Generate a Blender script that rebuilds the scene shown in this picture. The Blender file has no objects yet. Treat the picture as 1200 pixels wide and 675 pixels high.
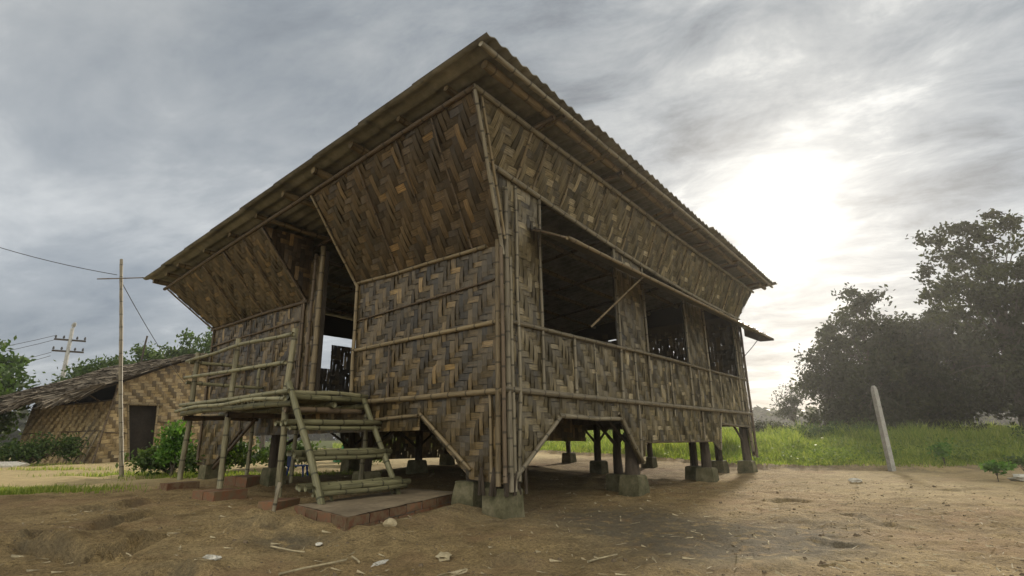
import bpy, math, random
import numpy as np
from mathutils import Vector, Matrix
random.seed(7); rng = np.random.default_rng(7)
SC = bpy.context.scene
COL = SC.collection
R = math.radians

# ------------------------------------------------------------------ frames
CORNER = np.array([-0.112, 6.284, 0.0]); YAW = R(51.5)
ER = np.array([math.cos(YAW), math.sin(YAW), 0]); EL = np.array([-math.sin(YAW), math.cos(YAW), 0])
def hut_to_world(x, y, z=0.0):
    p = CORNER + ER * x + EL * y; return (p[0], p[1], z)

# ------------------------------------------------------------------ noise
def vnoise(x, y, seed=0):
    xi = np.floor(x).astype(np.int64); yi = np.floor(y).astype(np.int64)
    xf = x - xi; yf = y - yi
    def h(a, b):
        n = (a * 374761393 + b * 668265263 + seed * 974634777) & 0x7fffffff
        n = ((n ^ (n >> 13)) * 1274126177) & 0x7fffffff
        n = n ^ (n >> 16)
        return (n % 100003) / 100003.0
    u = xf * xf * (3 - 2 * xf); v = yf * yf * (3 - 2 * yf)
    return (h(xi, yi) * (1 - u) + h(xi + 1, yi) * u) * (1 - v) + (h(xi, yi + 1) * (1 - u) + h(xi + 1, yi + 1) * u) * v
def fbm(x, y, oct=4, seed=0):
    a = 0.0; amp = 0.5
    for i in range(oct):
        a = a + amp * (vnoise(x * 2 ** i, y * 2 ** i, seed + i) - 0.5); amp *= 0.5
    return a
def sstep(a, lo, hi):
    t = np.clip((a - lo) / (hi - lo), 0, 1); return t * t * (3 - 2 * t)

BX = np.array([-80, -12, -5, 1.4, 3.1, 4.4, 6.5, 9.0, 11.65, 20, 90.0])
BY = np.array([60, 42, 33, 26, 21.5, 18.2, 15.3, 13.9, 13.4, 12.6, 8.0])
SCARPS = [([(-3.93, 4.72), (-4.26, 5.2), (-4.0, 5.53), (-4.03, 5.97), (-4.1, 6.79)], .07), ([(-4.35, 5.02), (-4.0, 4.92), (-3.83, 4.86), (-3.36, 4.64), (-3.2, 5.0), (-3.1, 5.33)], .11),
          ([(-2.62, 5.2), (-2.45, 5.32), (-2.2, 5.19), (-2.05, 5.5)], .09), ([(3.21, 6.89), (3.38, 6.63), (3.66, 6.39), (3.57, 5.75), (3.75, 5.5)], .022), ([(3.34, 7.95), (3.7, 8.1), (4.1, 7.8)], .022),
          ([(2.35, 5.03), (2.5, 4.75), (2.75, 4.5)], .018), ([(-5.3, 6.4), (-4.75, 6.87), (-4.6, 7.5)], .06), ([(-.3, 4.28), (-.03, 4.42), (.25, 4.22)], .04), ([(-2.75, 4.0), (-2.39, 4.12), (-2.0, 3.94)], .06),
          ([(5.6, 9.0), (6.6, 8.8), (7.6, 9.1)], .03), ([(.5, 5.4), (.9, 5.2), (1.3, 5.25)], .016)]
def scarp(x, y, pts, dep):
    d = np.full(np.shape(x), 1e9); sg = np.ones(np.shape(x)); end = np.zeros(np.shape(x)); n = len(pts) - 1
    for k, ((ax, ay), (bx, by)) in enumerate(zip(pts[:-1], pts[1:])):
        dx, dy = bx - ax, by - ay; L = math.hypot(dx, dy)
        t = np.clip(((x - ax) * dx + (y - ay) * dy) / (L * L), 0, 1)
        dd = np.hypot(x - ax - t * dx, y - ay - t * dy); s_ = (-(x - ax) * dy + (y - ay) * dx) / L
        m = dd < d; d = np.where(m, dd, d); sg = np.where(m, np.where(s_ >= 0, 1.0, -1.0), sg); end = np.where(m, (k + t) / n, end)
    s_ = sg * d + fbm(x * 6, y * 6, 3, 5) * .11
    fade = np.clip(np.minimum(end, 1 - end) * 5, 0, 1) * (.6 + .8 * vnoise(x * 2.7, y * 2.7, 19)) * (d < 1.6)
    up = sstep(s_, -.015, .05) * np.exp(-np.maximum(s_, 0) / .55) * (1 - sstep(d, .9, 1.6))
    return dep * fade * (up - .55 * np.exp(-((s_ + .05) / .07) ** 2)), fade * np.exp(-((s_ - .01) / .06) ** 2)
def seg_dist(x, y, pts):
    d = np.full(np.shape(x), 1e9)
    for (ax, ay), (bx, by) in zip(pts[:-1], pts[1:]):
        dx, dy = bx - ax, by - ay
        t = np.clip(((x - ax) * dx + (y - ay) * dy) / (dx * dx + dy * dy), 0, 1)
        d = np.minimum(d, np.hypot(x - ax - t * dx, y - ay - t * dy))
    return d
def ground_z(x, y):
    x = np.asarray(x, float); y = np.asarray(y, float)
    px = x - CORNER[0]; py = y - CORNER[1]
    hx = px * ER[0] + py * ER[1]; hy = px * EL[0] + py * EL[1]
    wob = fbm(x * .7, y * .7, 3, 3) * .9
    d = (y - np.interp(x, BX, BY)) * .85 + wob
    z = .2 * sstep(hy, .3, 5.5) + .13 * sstep(hy, 6, 17) + .10 * sstep(d, -.35, .25) + .6 * sstep(d, 0, 14)
    near = 1 - sstep(np.hypot(x, y), 14, 40)
    z = z + (fbm(x * .9, y * .9, 4, 11) * .10 + fbm(x * 3.1, y * 3.1, 3, 23) * .07 + np.abs(fbm(x * 1.7, y * 2.6, 3, 31)) * -.05) * near
    z = z + fbm(x * 9, y * 9, 3, 41) * .03 * (1 - sstep(np.hypot(x, y), 8, 13))
    nearby = np.hypot(x, y) < 13
    if nearby.any():
        xn, yn = x[nearby], y[nearby]; dz = np.zeros(xn.shape)
        for pts, dep in SCARPS: dz = dz + scarp(xn, yn, pts, dep)[0]
        z[nearby] += dz
    cx_, cy_ = hx + .5, hy - 1.3
    qd = np.maximum(np.abs(cx_ * .93 + cy_ * .37) - 1.12, np.abs(-cx_ * .37 + cy_ * .93) - .52)
    heap = .125 - .16 * np.clip(qd, 0, 3) + fbm(x * 5, y * 5, 3, 88) * .09
    z = np.where(qd < 1.0, np.maximum(z, np.minimum(heap, .135)), z)
    # soil heaped round the landing slab, and the footing at the near corner
    z = z + .13 * np.exp(-(np.hypot(hx + .2, hy - 1.9) / .9) ** 2) + .07 * np.exp(-(np.hypot(hx + .75, (hy - 1.1) * 1.2) / 1.15) ** 4) + .12 * np.exp(-(np.hypot(hx + 2.0, hy - 1.3) / .55) ** 2) * (1 + fbm(x * 7, y * 7, 2, 77) * 2)
    z = z + .05 * np.exp(-(np.hypot(hx + .5, hy + .4) / .6) ** 2)
    z = z + (np.minimum(z, .09) - z) * (1 - sstep(qd, .02, .30))
    return z
def gz(x, y): return float(ground_z(np.array([x]), np.array([y]))[0])

# ------------------------------------------------------------------ materials
class NT:
    def __init__(s, mat):
        mat.use_nodes = True; s.t = mat.node_tree; s.t.nodes.clear(); s.out = s.n('ShaderNodeOutputMaterial')
    def n(s, typ, **kw):
        nd = s.t.nodes.new(typ)
        for k, v in kw.items(): setattr(nd, k, v)
        return nd
    def l(s, a, b): s.t.links.new(a, b)
    def noise(s, vec, scale, detail=4, rough=.55, dist=0.0):
        nd = s.n('ShaderNodeTexNoise'); nd.inputs['Scale'].default_value = scale; nd.inputs['Detail'].default_value = detail
        nd.inputs['Roughness'].default_value = rough; nd.inputs['Distortion'].default_value = dist
        if vec is not None: s.l(vec, nd.inputs['Vector'])
        return nd.outputs['Fac']
    def ramp(s, fac, stops):
        nd = s.n('ShaderNodeValToRGB'); e = nd.color_ramp.elements
        while len(e) < len(stops): e.new(.5)
        for el, (p, c) in zip(e, stops):
            el.position = p; el.color = (*c, 1) if len(c) == 3 else c
        s.l(fac, nd.inputs['Fac']); return nd.outputs['Color']
    def mix(s, fac, a, b, mode='MIX'):
        nd = s.n('ShaderNodeMix', data_type='RGBA', blend_type=mode)
        for i, v in ((0, fac), (6, a), (7, b)):
            if isinstance(v, (int, float)): nd.inputs[i].default_value = v
            elif isinstance(v, tuple): nd.inputs[i].default_value = (*v, 1)
            else: s.l(v, nd.inputs[i])
        return nd.outputs[2]
    def math(s, op, a, b=None, c=None, clamp=False):
        nd = s.n('ShaderNodeMath', operation=op, use_clamp=clamp)
        for i, v in ((0, a), (1, b), (2, c)):
            if v is None: continue
            if isinstance(v, (int, float)): nd.inputs[i].default_value = v
            else: s.l(v, nd.inputs[i])
        return nd.outputs[0]
    def mapping(s, vec, scale=(1, 1, 1), rot=(0, 0, 0)):
        nd = s.n('ShaderNodeMapping'); nd.inputs['Scale'].default_value = scale; nd.inputs['Rotation'].default_value = rot
        s.l(vec, nd.inputs['Vector']); return nd.outputs['Vector']
    def coord(s, w='Object'): return s.n('ShaderNodeTexCoord').outputs[w]
    def attr(s, name):
        nd = s.n('ShaderNodeAttribute'); nd.attribute_name = name; return nd
    def bump(s, h, strength=.4, dist=.01):
        nd = s.n('ShaderNodeBump'); nd.inputs['Strength'].default_value = strength; nd.inputs['Distance'].default_value = dist
        s.l(h, nd.inputs['Height']); return nd.outputs['Normal']
    def bsdf(s, col, rough=.8, normal=None, metal=0.0, spec=.3):
        b = s.n('ShaderNodeBsdfPrincipled')
        if isinstance(col, tuple): b.inputs['Base Color'].default_value = (*col, 1)
        else: s.l(col, b.inputs['Base Color'])
        if isinstance(rough, (int, float)): b.inputs['Roughness'].default_value = rough
        else: s.l(rough, b.inputs['Roughness'])
        b.inputs['Metallic'].default_value = metal; b.inputs['Specular IOR Level'].default_value = spec
        if normal is not None: s.l(normal, b.inputs['Normal'])
        s.l(b.outputs[0], s.out.inputs['Surface']); return b
def newmat(name): return bpy.data.materials.new(name)

def m_weave(name, stops, grey=.0):
    m = newmat(name); t = NT(m)
    at = t.attr('tile'); sep = t.n('ShaderNodeSeparateColor'); t.l(at.outputs['Color'], sep.inputs[0])
    uv = t.coord('UV'); v1 = t.mapping(uv, (120, 3, 1)); v2 = t.mapping(uv, (70, 12, 1))
    f1 = t.noise(v1, 1, 3); f2 = t.noise(v2, 1, 3)
    base = t.ramp(sep.outputs[0], stops)
    fib = t.ramp(f1, [(.32, (.42, .40, .37)), (.5, (.95, .94, .92)), (.68, (1.32, 1.3, 1.25))])
    c = t.mix(1, base, fib, 'MULTIPLY')
    blot = t.ramp(f2, [(.35, (.62, .6, .58)), (.62, (1.12, 1.12, 1.1))])
    c = t.mix(.8, c, blot, 'MULTIPLY')
    big = t.noise(t.coord(), .9, 5, .6)
    c = t.mix(.8, c, t.ramp(big, [(.35, (.46, .45, .43)), (.65, (.98, .96, .93))]), 'MULTIPLY')
    h = t.math('ADD', f1, t.math('MULTIPLY', f2, .6))
    t.bsdf(c, .40, t.bump(h, .5, .006), spec=.6); return m
def m_bamboo(name, c1, c2, ring=.36):
    m = newmat(name); t = NT(m); uv = t.coord('UV')
    at = t.attr('tile'); sep = t.n('ShaderNodeSeparateColor'); t.l(at.outputs['Color'], sep.inputs[0])
    s = t.n('ShaderNodeSeparateXYZ'); t.l(uv, s.inputs[0])
    str_ = t.noise(t.mapping(uv, (22, 3.5, 1)), 1, 5, .65)
    blot = t.noise(t.mapping(uv, (5, 2.2, 1)), 1, 4, .6)
    c = t.mix(t.ramp(str_, [(.3, (0, 0, 0)), (.7, (1, 1, 1))]), c1, c2)
    c = t.mix(1, c, t.ramp(sep.outputs[0], [(0, (.72, .7, .68)), (1, (1.2, 1.2, 1.18))]), 'MULTIPLY')
    c = t.mix(t.ramp(blot, [(.52, (0, 0, 0)), (.7, (.75, .75, .75))]), c, tuple(a * .42 for a in c1))
    fr = t.math('FRACT', t.math('DIVIDE', s.outputs[1], ring))
    rg = t.math('LESS_THAN', fr, .075)
    c = t.mix(t.math('MULTIPLY', rg, .8), c, tuple(a * .3 for a in c1))
    t.bsdf(c, .55, t.bump(str_, .35, .004), spec=.4); return m
def m_simple(name, stops, scale=8, rough=.85, bump=.4, bd=.01, detail=6, metal=0, spec=.3, stretch=(1, 1, 1)):
    m = newmat(name); t = NT(m); v = t.mapping(t.coord(), stretch)
    f = t.noise(v, scale, detail, .62); f2 = t.noise(v, scale * 6, 4)
    c = t.mix(.45, t.ramp(f, stops), t.ramp(f2, [(.3, (.55, .55, .55)), (.7, (1.25, 1.25, 1.25))]), 'MULTIPLY')
    t.bsdf(c, rough, t.bump(t.math('ADD', f, t.math('MULTIPLY', f2, .5)), bump, bd), metal, spec); return m
def m_leaf(name, c1, c2, c3, transl=.35):
    m = newmat(name); t = NT(m); at = t.attr('tile'); sep = t.n('ShaderNodeSeparateColor'); t.l(at.outputs['Color'], sep.inputs[0])
    c = t.ramp(sep.outputs[0], [(0, c1), (.55, c2), (1, c3)])
    p = t.n('ShaderNodeBsdfPrincipled'); t.l(c, p.inputs['Base Color']); p.inputs['Roughness'].default_value = .55; p.inputs['Specular IOR Level'].default_value = .25
    tr = t.n('ShaderNodeBsdfTranslucent'); t.l(t.mix(1, c, (1.35, 1.45, .6), 'MULTIPLY'), tr.inputs['Color'])
    mx = t.n('ShaderNodeMixShader'); mx.inputs[0].default_value = transl; t.l(p.outputs[0], mx.inputs[1]); t.l(tr.outputs[0], mx.inputs[2])
    t.l(mx.outputs[0], t.out.inputs['Surface']); return m

M = {}
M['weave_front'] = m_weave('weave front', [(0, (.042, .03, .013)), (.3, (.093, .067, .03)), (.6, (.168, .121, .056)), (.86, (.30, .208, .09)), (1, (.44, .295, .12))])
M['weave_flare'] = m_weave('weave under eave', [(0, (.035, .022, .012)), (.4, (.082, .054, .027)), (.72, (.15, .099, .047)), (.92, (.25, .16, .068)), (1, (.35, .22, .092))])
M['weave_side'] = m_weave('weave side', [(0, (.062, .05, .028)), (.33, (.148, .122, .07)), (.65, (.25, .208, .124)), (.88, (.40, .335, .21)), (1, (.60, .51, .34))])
M['weave_tan'] = m_weave('weave tan', [(0, (.21, .15, .075)), (.35, (.39, .285, .145)), (.7, (.55, .42, .23)), (1, (.66, .52, .31))])
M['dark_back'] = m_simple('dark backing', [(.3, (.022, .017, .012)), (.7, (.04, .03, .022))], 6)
M['bamboo'] = m_bamboo('old bamboo', (.13, .095, .05), (.30, .235, .14), .3)
M['bamboo_dark'] = m_bamboo('dark bamboo', (.085, .06, .038), (.16, .115, .072))
M['bamboo_green'] = m_bamboo('greenish bamboo', (.09, .088, .045), (.27, .255, .15), .30)
M['bamboo_rail'] = m_bamboo('pale rail bamboo', (.15, .14, .078), (.38, .355, .22), .33)
M['bamboo_post'] = m_bamboo('mottled bamboo', (.13, .115, .065), (.34, .31, .20), .3)
M['bamboo_grey'] = m_bamboo('grey bamboo', (.12, .10, .068), (.30, .262, .19), .3)
M['wood_dark'] = m_simple('dark timber', [(.3, (.035, .027, .02)), (.7, (.085, .066, .048))], 5, stretch=(6, 6, 1), bump=.6)
M['roof'] = m_simple('weathered sheet', [(.3, (.12, .112, .09)), (.55, (.23, .22, .18)), (.75, (.33, .305, .25))], 2.2, .55, .15, .01)
M['concrete'] = m_simple('mossy concrete', [(.28, (.05, .052, .024)), (.5, (.125, .115, .066)), (.72, (.21, .185, .118))], 5, .92, .6, .012)
M['concrete_light'] = m_simple('pale concrete', [(.3, (.26, .255, .24)), (.7, (.42, .41, .385))], 7, .9, .4)
M['cement'] = m_simple('cement screed', [(.3, (.13, .10, .065)), (.7, (.27, .215, .145))], 3, .9, .5)
M['mortar'] = m_simple('mortar', [(.3, (.13, .115, .09)), (.7, (.24, .215, .18))], 12, .95, .5)
M['thatch'] = None
M['white'] = m_simple('pale scrap', [(.3, (.42, .40, .35)), (.7, (.66, .63, .57))], 18, .8, .4)
M['straw'] = m_simple('straw', [(.3, (.30, .24, .14)), (.7, (.50, .43, .29))], 9, .8, .2)
M['clod'] = m_simple('soil clod', [(.3, (.10, .076, .05)), (.7, (.20, .15, .10))], 9, .95, .6)
M['blue'] = m_simple('blue plastic', [(.3, (.02, .07, .38)), (.7, (.035, .11, .5))], 4, .4, .05)
M['greencloth'] = m_simple('green sheet', [(.3, (.01, .16, .06)), (.7, (.02, .26, .10))], 4, .6, .1)
M['wire'] = m_simple('wire', [(.3, (.03, .03, .032)), (.7, (.06, .06, .06))], 5, .6, .1)
M['bark'] = m_simple('bark', [(.3, (.055, .045, .035)), (.7, (.13, .11, .085))], 5, .95, .8, .03, stretch=(3, 3, 1))
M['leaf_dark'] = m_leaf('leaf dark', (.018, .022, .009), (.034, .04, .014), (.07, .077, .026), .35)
M['leaf_mid'] = m_leaf('leaf mid', (.035, .06, .02), (.065, .11, .03), (.13, .17, .05), .35)
M['leaf_bright'] = m_leaf('leaf bright', (.05, .11, .02), (.09, .19, .035), (.16, .27, .06), .4)
M['leaf_weed'] = m_leaf('leaf weed', (.07, .105, .03), (.13, .18, .05), (.25, .28, .09), .45)
M['grass'] = m_leaf('grass blades', (.11, .165, .035), (.23, .275, .065), (.46, .42, .17), .5)
def _brick():
    m = newmat('brick'); t = NT(m); at = t.attr('tile'); sep = t.n('ShaderNodeSeparateColor'); t.l(at.outputs['Color'], sep.inputs[0])
    f = t.noise(t.coord(), 14, 5, .65); c = t.ramp(sep.outputs[0], [(0, (.12, .055, .03)), (.5, (.19, .082, .045)), (1, (.25, .12, .068))])
    c = t.mix(t.ramp(f, [(.38, (0, 0, 0)), (.58, (.9, .9, .9))]), c, (.17, .125, .075))
    t.bsdf(c, .92, t.bump(f, .6, .01)); M['brick'] = m
_brick()
def _thatch():
    m = newmat('thatch'); t = NT(m); at = t.attr('tile'); sep = t.n('ShaderNodeSeparateColor'); t.l(at.outputs['Color'], sep.inputs[0])
    t.bsdf(t.ramp(sep.outputs[0], [(0, (.045, .036, .027)), (.45, (.14, .115, .087)), (1, (.36, .30, .23))]), .9); M['thatch'] = m
_thatch()
def _soil():
    m = newmat('soil'); t = NT(m); ob = t.coord()
    geo = t.attr('zone'); sep = t.n('ShaderNodeSeparateColor'); t.l(geo.outputs['Color'], sep.inputs[0])  # r field, g dark mud plus painted scarp shade, b pale sand
    big = t.noise(ob, .55, 6, .6); mid = t.noise(ob, 3.2, 7, .68); fine = t.noise(ob, 38, 4, .7); vf = t.noise(ob, 140, 2)
    c = t.ramp(big, [(.3, (.235, .168, .082)), (.5, (.33, .245, .125)), (.7, (.41, .315, .17))])
    c = t.mix(.75, c, t.ramp(mid, [(.3, (.42, .38, .34)), (.5, (.95, .94, .93)), (.7, (1.3, 1.28, 1.24))]), 'MULTIPLY')
    c = t.mix(.7, c, t.ramp(fine, [(.3, (.34, .31, .28)), (.5, (.96, .96, .96)), (.68, (1.45, 1.43, 1.38))]), 'MULTIPLY')
    c = t.mix(.6, c, t.ramp(vf, [(.34, (.5, .48, .46)), (.5, (1, 1, 1)), (.66, (1.4, 1.38, 1.34))]), 'MULTIPLY')
    red = t.noise(ob, .9, 4, .6)
    c = t.mix(t.math('MULTIPLY', t.ramp(red, [(.5, (0, 0, 0)), (.66, (1, 1, 1))]), .35), c, (.32, .185, .11))
    sand = t.math('MULTIPLY', sep.outputs[2], .75)
    c = t.mix(sand, c, t.mix(.5, (.56, .455, .255), t.ramp(mid, [(.3, (.6, .6, .6)), (.7, (1.1, 1.1, 1.1))]), 'MULTIPLY'))
    mud_shade_n = t.math('MULTIPLY', sep.outputs[1], t.ramp(t.noise(ob, 6.5, 6, .7), [(.34, (0, 0, 0)), (.5, (1, 1, 1))]))
    c = t.mix(t.math('MULTIPLY', mud_shade_n, .88), c, t.mix(fine, (.07, .06, .045), (.19, .165, .12)))
    c = t.mix(sep.outputs[0], c, t.mix(mid, (.055, .07, .022), (.12, .13, .045)))
    h = t.math('ADD', t.math('MULTIPLY', mid, 1.4), t.math('ADD', t.math('MULTIPLY', fine, .55), t.math('MULTIPLY', vf, .18)))
    t.bsdf(c, .95, t.bump(h, 1.0, .07), spec=.15); M['soil'] = m
_soil()

# ------------------------------------------------------------------ mesh builder
class MB:
    def __init__(s): s.v = []; s.f = []; s.uv = []; s.c = []
    def face(s, pts, uv=None, c=(.5, .5, .5)):
        i = len(s.v); s.v.extend([tuple(p) for p in pts]); s.f.append(tuple(range(i, i + len(pts))))
        s.uv.extend(uv if uv else [(0, 0)] * len(pts)); s.c.append(c)
    def idx(s, verts, faces, uvs=None, c=(.5, .5, .5)):
        i = len(s.v); s.v.extend([tuple(p) for p in verts])
        for k, f in enumerate(faces):
            s.f.append(tuple(a + i for a in f)); s.uv.extend(uvs[k] if uvs else [(0, 0)] * len(f)); s.c.append(c)
    def tube(s, pts, rad, n=9, c=None, ringstep=.36, caps=True, uoff=None):
        pts = [Vector(p) for p in pts]; c = c or (random.random(), random.random(), random.random())
        uo = random.random() * 9 if uoff is None else uoff
        rad = [rad] * len(pts) if isinstance(rad, (int, float)) else rad
        verts = []; L = 0; lens = []
        up = Vector((0, 0, 1))
        d0 = (pts[-1] - pts[0]).normalized()
        if abs(d0.dot(up)) > .9: up = Vector((1, 0, 0))
        for i, p in enumerate(pts):
            d = (pts[min(i + 1, len(pts) - 1)] - pts[max(i - 1, 0)]).normalized()
            a = d.cross(up).normalized(); b = d.cross(a)
            if i: L += (p - pts[i - 1]).length
            lens.append(L)
            for k in range(n):
                t = 2 * math.pi * k / n; verts.append(p + (a * math.cos(t) + b * math.sin(t)) * rad[i])
        faces = []; uvs = []
        for i in range(len(pts) - 1):
            for k in range(n):
                k2 = (k + 1) % n
                faces.append((i * n + k, i * n + k2, (i + 1) * n + k2, (i + 1) * n + k))
                uvs.append([(k / n + uo, lens[i] + uo), ((k + 1) / n + uo, lens[i] + uo), ((k + 1) / n + uo, lens[i + 1] + uo), (k / n + uo, lens[i + 1] + uo)])
        if caps:
            for i0 in (0, (len(pts) - 1) * n):
                faces.append(tuple(range(i0, i0 + n))); uvs.append([(uo, uo + .01)] * n)
        s.idx(verts, faces, uvs, c)
    def box(s, lo, hi, jit=0, c=None, M4=None):
        c = c or (random.random(), random.random(), random.random())
        vs = [Vector((x, y, z)) + Vector([random.uniform(-jit, jit) for _ in 'xyz']) for z in (lo[2], hi[2]) for y in (lo[1], hi[1]) for x in (lo[0], hi[0])]
        if M4 is not None: vs = [M4 @ v for v in vs]
        s.idx(vs, [(0, 2, 3, 1), (4, 5, 7, 6), (0, 1, 5, 4), (1, 3, 7, 5), (3, 2, 6, 7), (2, 0, 4, 6)], None, c)
    def build(s, name, mat, parent=None, smooth=False, loc=None, rotz=None):
        me = bpy.data.meshes.new(name); me.from_pydata(s.v, [], s.f); me.update()
        u = me.uv_layers.new(name='UVMap'); u.data.foreach_set('uv', np.array(s.uv, np.float32).ravel())
        at = me.attributes.new('tile', 'FLOAT_COLOR', 'FACE')
        at.data.foreach_set('color', np.hstack([np.array(s.c, np.float32).reshape(-1, 3), np.ones((len(s.c), 1), np.float32)]).ravel())
        if smooth: me.polygons.foreach_set('use_smooth', np.ones(len(s.f), bool))
        me.materials.append(M[mat] if isinstance(mat, str) else mat)
        o = bpy.data.objects.new(name, me); COL.objects.link(o)
        if parent is not None: o.parent = parent
        if loc is not None: o.location = loc
        if rotz is not None: o.rotation_euler = (0, 0, rotz)
        return o
def raw_mesh(name, verts, faces_n, cols, mat, parent=None, loc=None):
    """verts (N*k,3) for N faces of k verts each, one colour per face."""
    n = len(verts) // faces_n
    me = bpy.data.meshes.new(name)
    me.vertices.add(len(verts)); me.vertices.foreach_set('co', np.asarray(verts, np.float32).ravel())
    me.loops.add(len(verts)); me.loops.foreach_set('vertex_index', np.arange(len(verts), dtype=np.int32))
    me.polygons.add(n); me.polygons.foreach_set('loop_start', np.arange(0, len(verts), faces_n, dtype=np.int32))
    me.polygons.foreach_set('loop_total', np.full(n, faces_n, np.int32))
    me.update(calc_edges=True)
    at = me.attributes.new('tile', 'FLOAT_COLOR', 'FACE')
    c = np.ones((n, 4), np.float32); c[:, :3] = np.asarray(cols, np.float32).reshape(n, -1)[:, :3] if np.ndim(cols) > 1 else np.repeat(np.asarray(cols)[:, None], 3, 1)
    at.data.foreach_set('color', c.ravel())
    me.materials.append(M[mat]); o = bpy.data.objects.new(name, me); COL.objects.link(o)
    if parent is not None: o.parent = parent
    if loc is not None: o.location = loc
    return o
def tag(o, label=None, cat=None, group=None, kind=None):
    for k, v in (('label', label), ('category', cat), ('group', group), ('kind', kind)):
        if v: o[k] = v
    return o
def empty(name, loc, rz=0):
    o = bpy.data.objects.new(name, None); o.empty_display_size = .2; COL.objects.link(o); o.location = loc; o.rotation_euler = (0, 0, rz); return o
def bent(p0, p1, bend=.012, sag=0.0, seg=None):
    p0 = Vector(p0); p1 = Vector(p1); L = (p1 - p0).length; seg = seg or max(3, int(L / .45) + 1)
    ax = Vector([random.uniform(-1, 1) for _ in 'xyz']) * bend * L; ph = random.random() * 6; pts = []
    for i in range(seg + 1):
        t = i / seg; pts.append(p0.lerp(p1, t) + ax * math.sin(math.pi * t) * .6 + ax * .35 * math.sin(t * 9 + ph) * math.sin(math.pi * t) + Vector((0, 0, -sag * 4 * t * (1 - t))))
    return pts
def pole(name, p0, p1, r, mat, parent, bend=.01, sag=0, taper=.9, n=9):
    """a bamboo culm with swollen nodes"""
    r *= .9
    pts = bent(p0, p1, bend * 1.8, sag, max(3, int((Vector(p1) - Vector(p0)).length / .18)))
    rr = []
    for i in range(len(pts)):
        t = i / (len(pts) - 1); rr.append(r * (1 + (taper - 1) * t) * (1.09 if i % 2 else .97))
    b = MB(); b.tube(pts, rr, n); return b.build(name, mat, parent, True)

# ------------------------------------------------------------------ woven mats
def clip_poly(poly, clip):
    out = poly
    n = len(clip)
    for i in range(n):
        a, b = clip[i], clip[(i + 1) % n]; inp = out; out = []
        if not inp: return []
        ex, ey = b[0] - a[0], b[1] - a[1]
        sd = [ex * (p[1] - a[1]) - ey * (p[0] - a[0]) for p in inp]
        for k in range(len(inp)):
            p, q = inp[k], inp[(k + 1) % len(inp)]; s0, s1 = sd[k], sd[(k + 1) % len(inp)]
            if s0 >= 0: out.append(p)
            if (s0 >= 0) != (s1 >= 0):
                t = s0 / (s0 - s1); out.append((p[0] + (q[0] - p[0]) * t, p[1] + (q[1] - p[1]) * t))
    return out
def ccw(poly):
    a = sum(poly[i][0] * poly[(i + 1) % len(poly)][1] - poly[(i + 1) % len(poly)][0] * poly[i][1] for i in range(len(poly)))
    return poly if a > 0 else poly[::-1]
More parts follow.
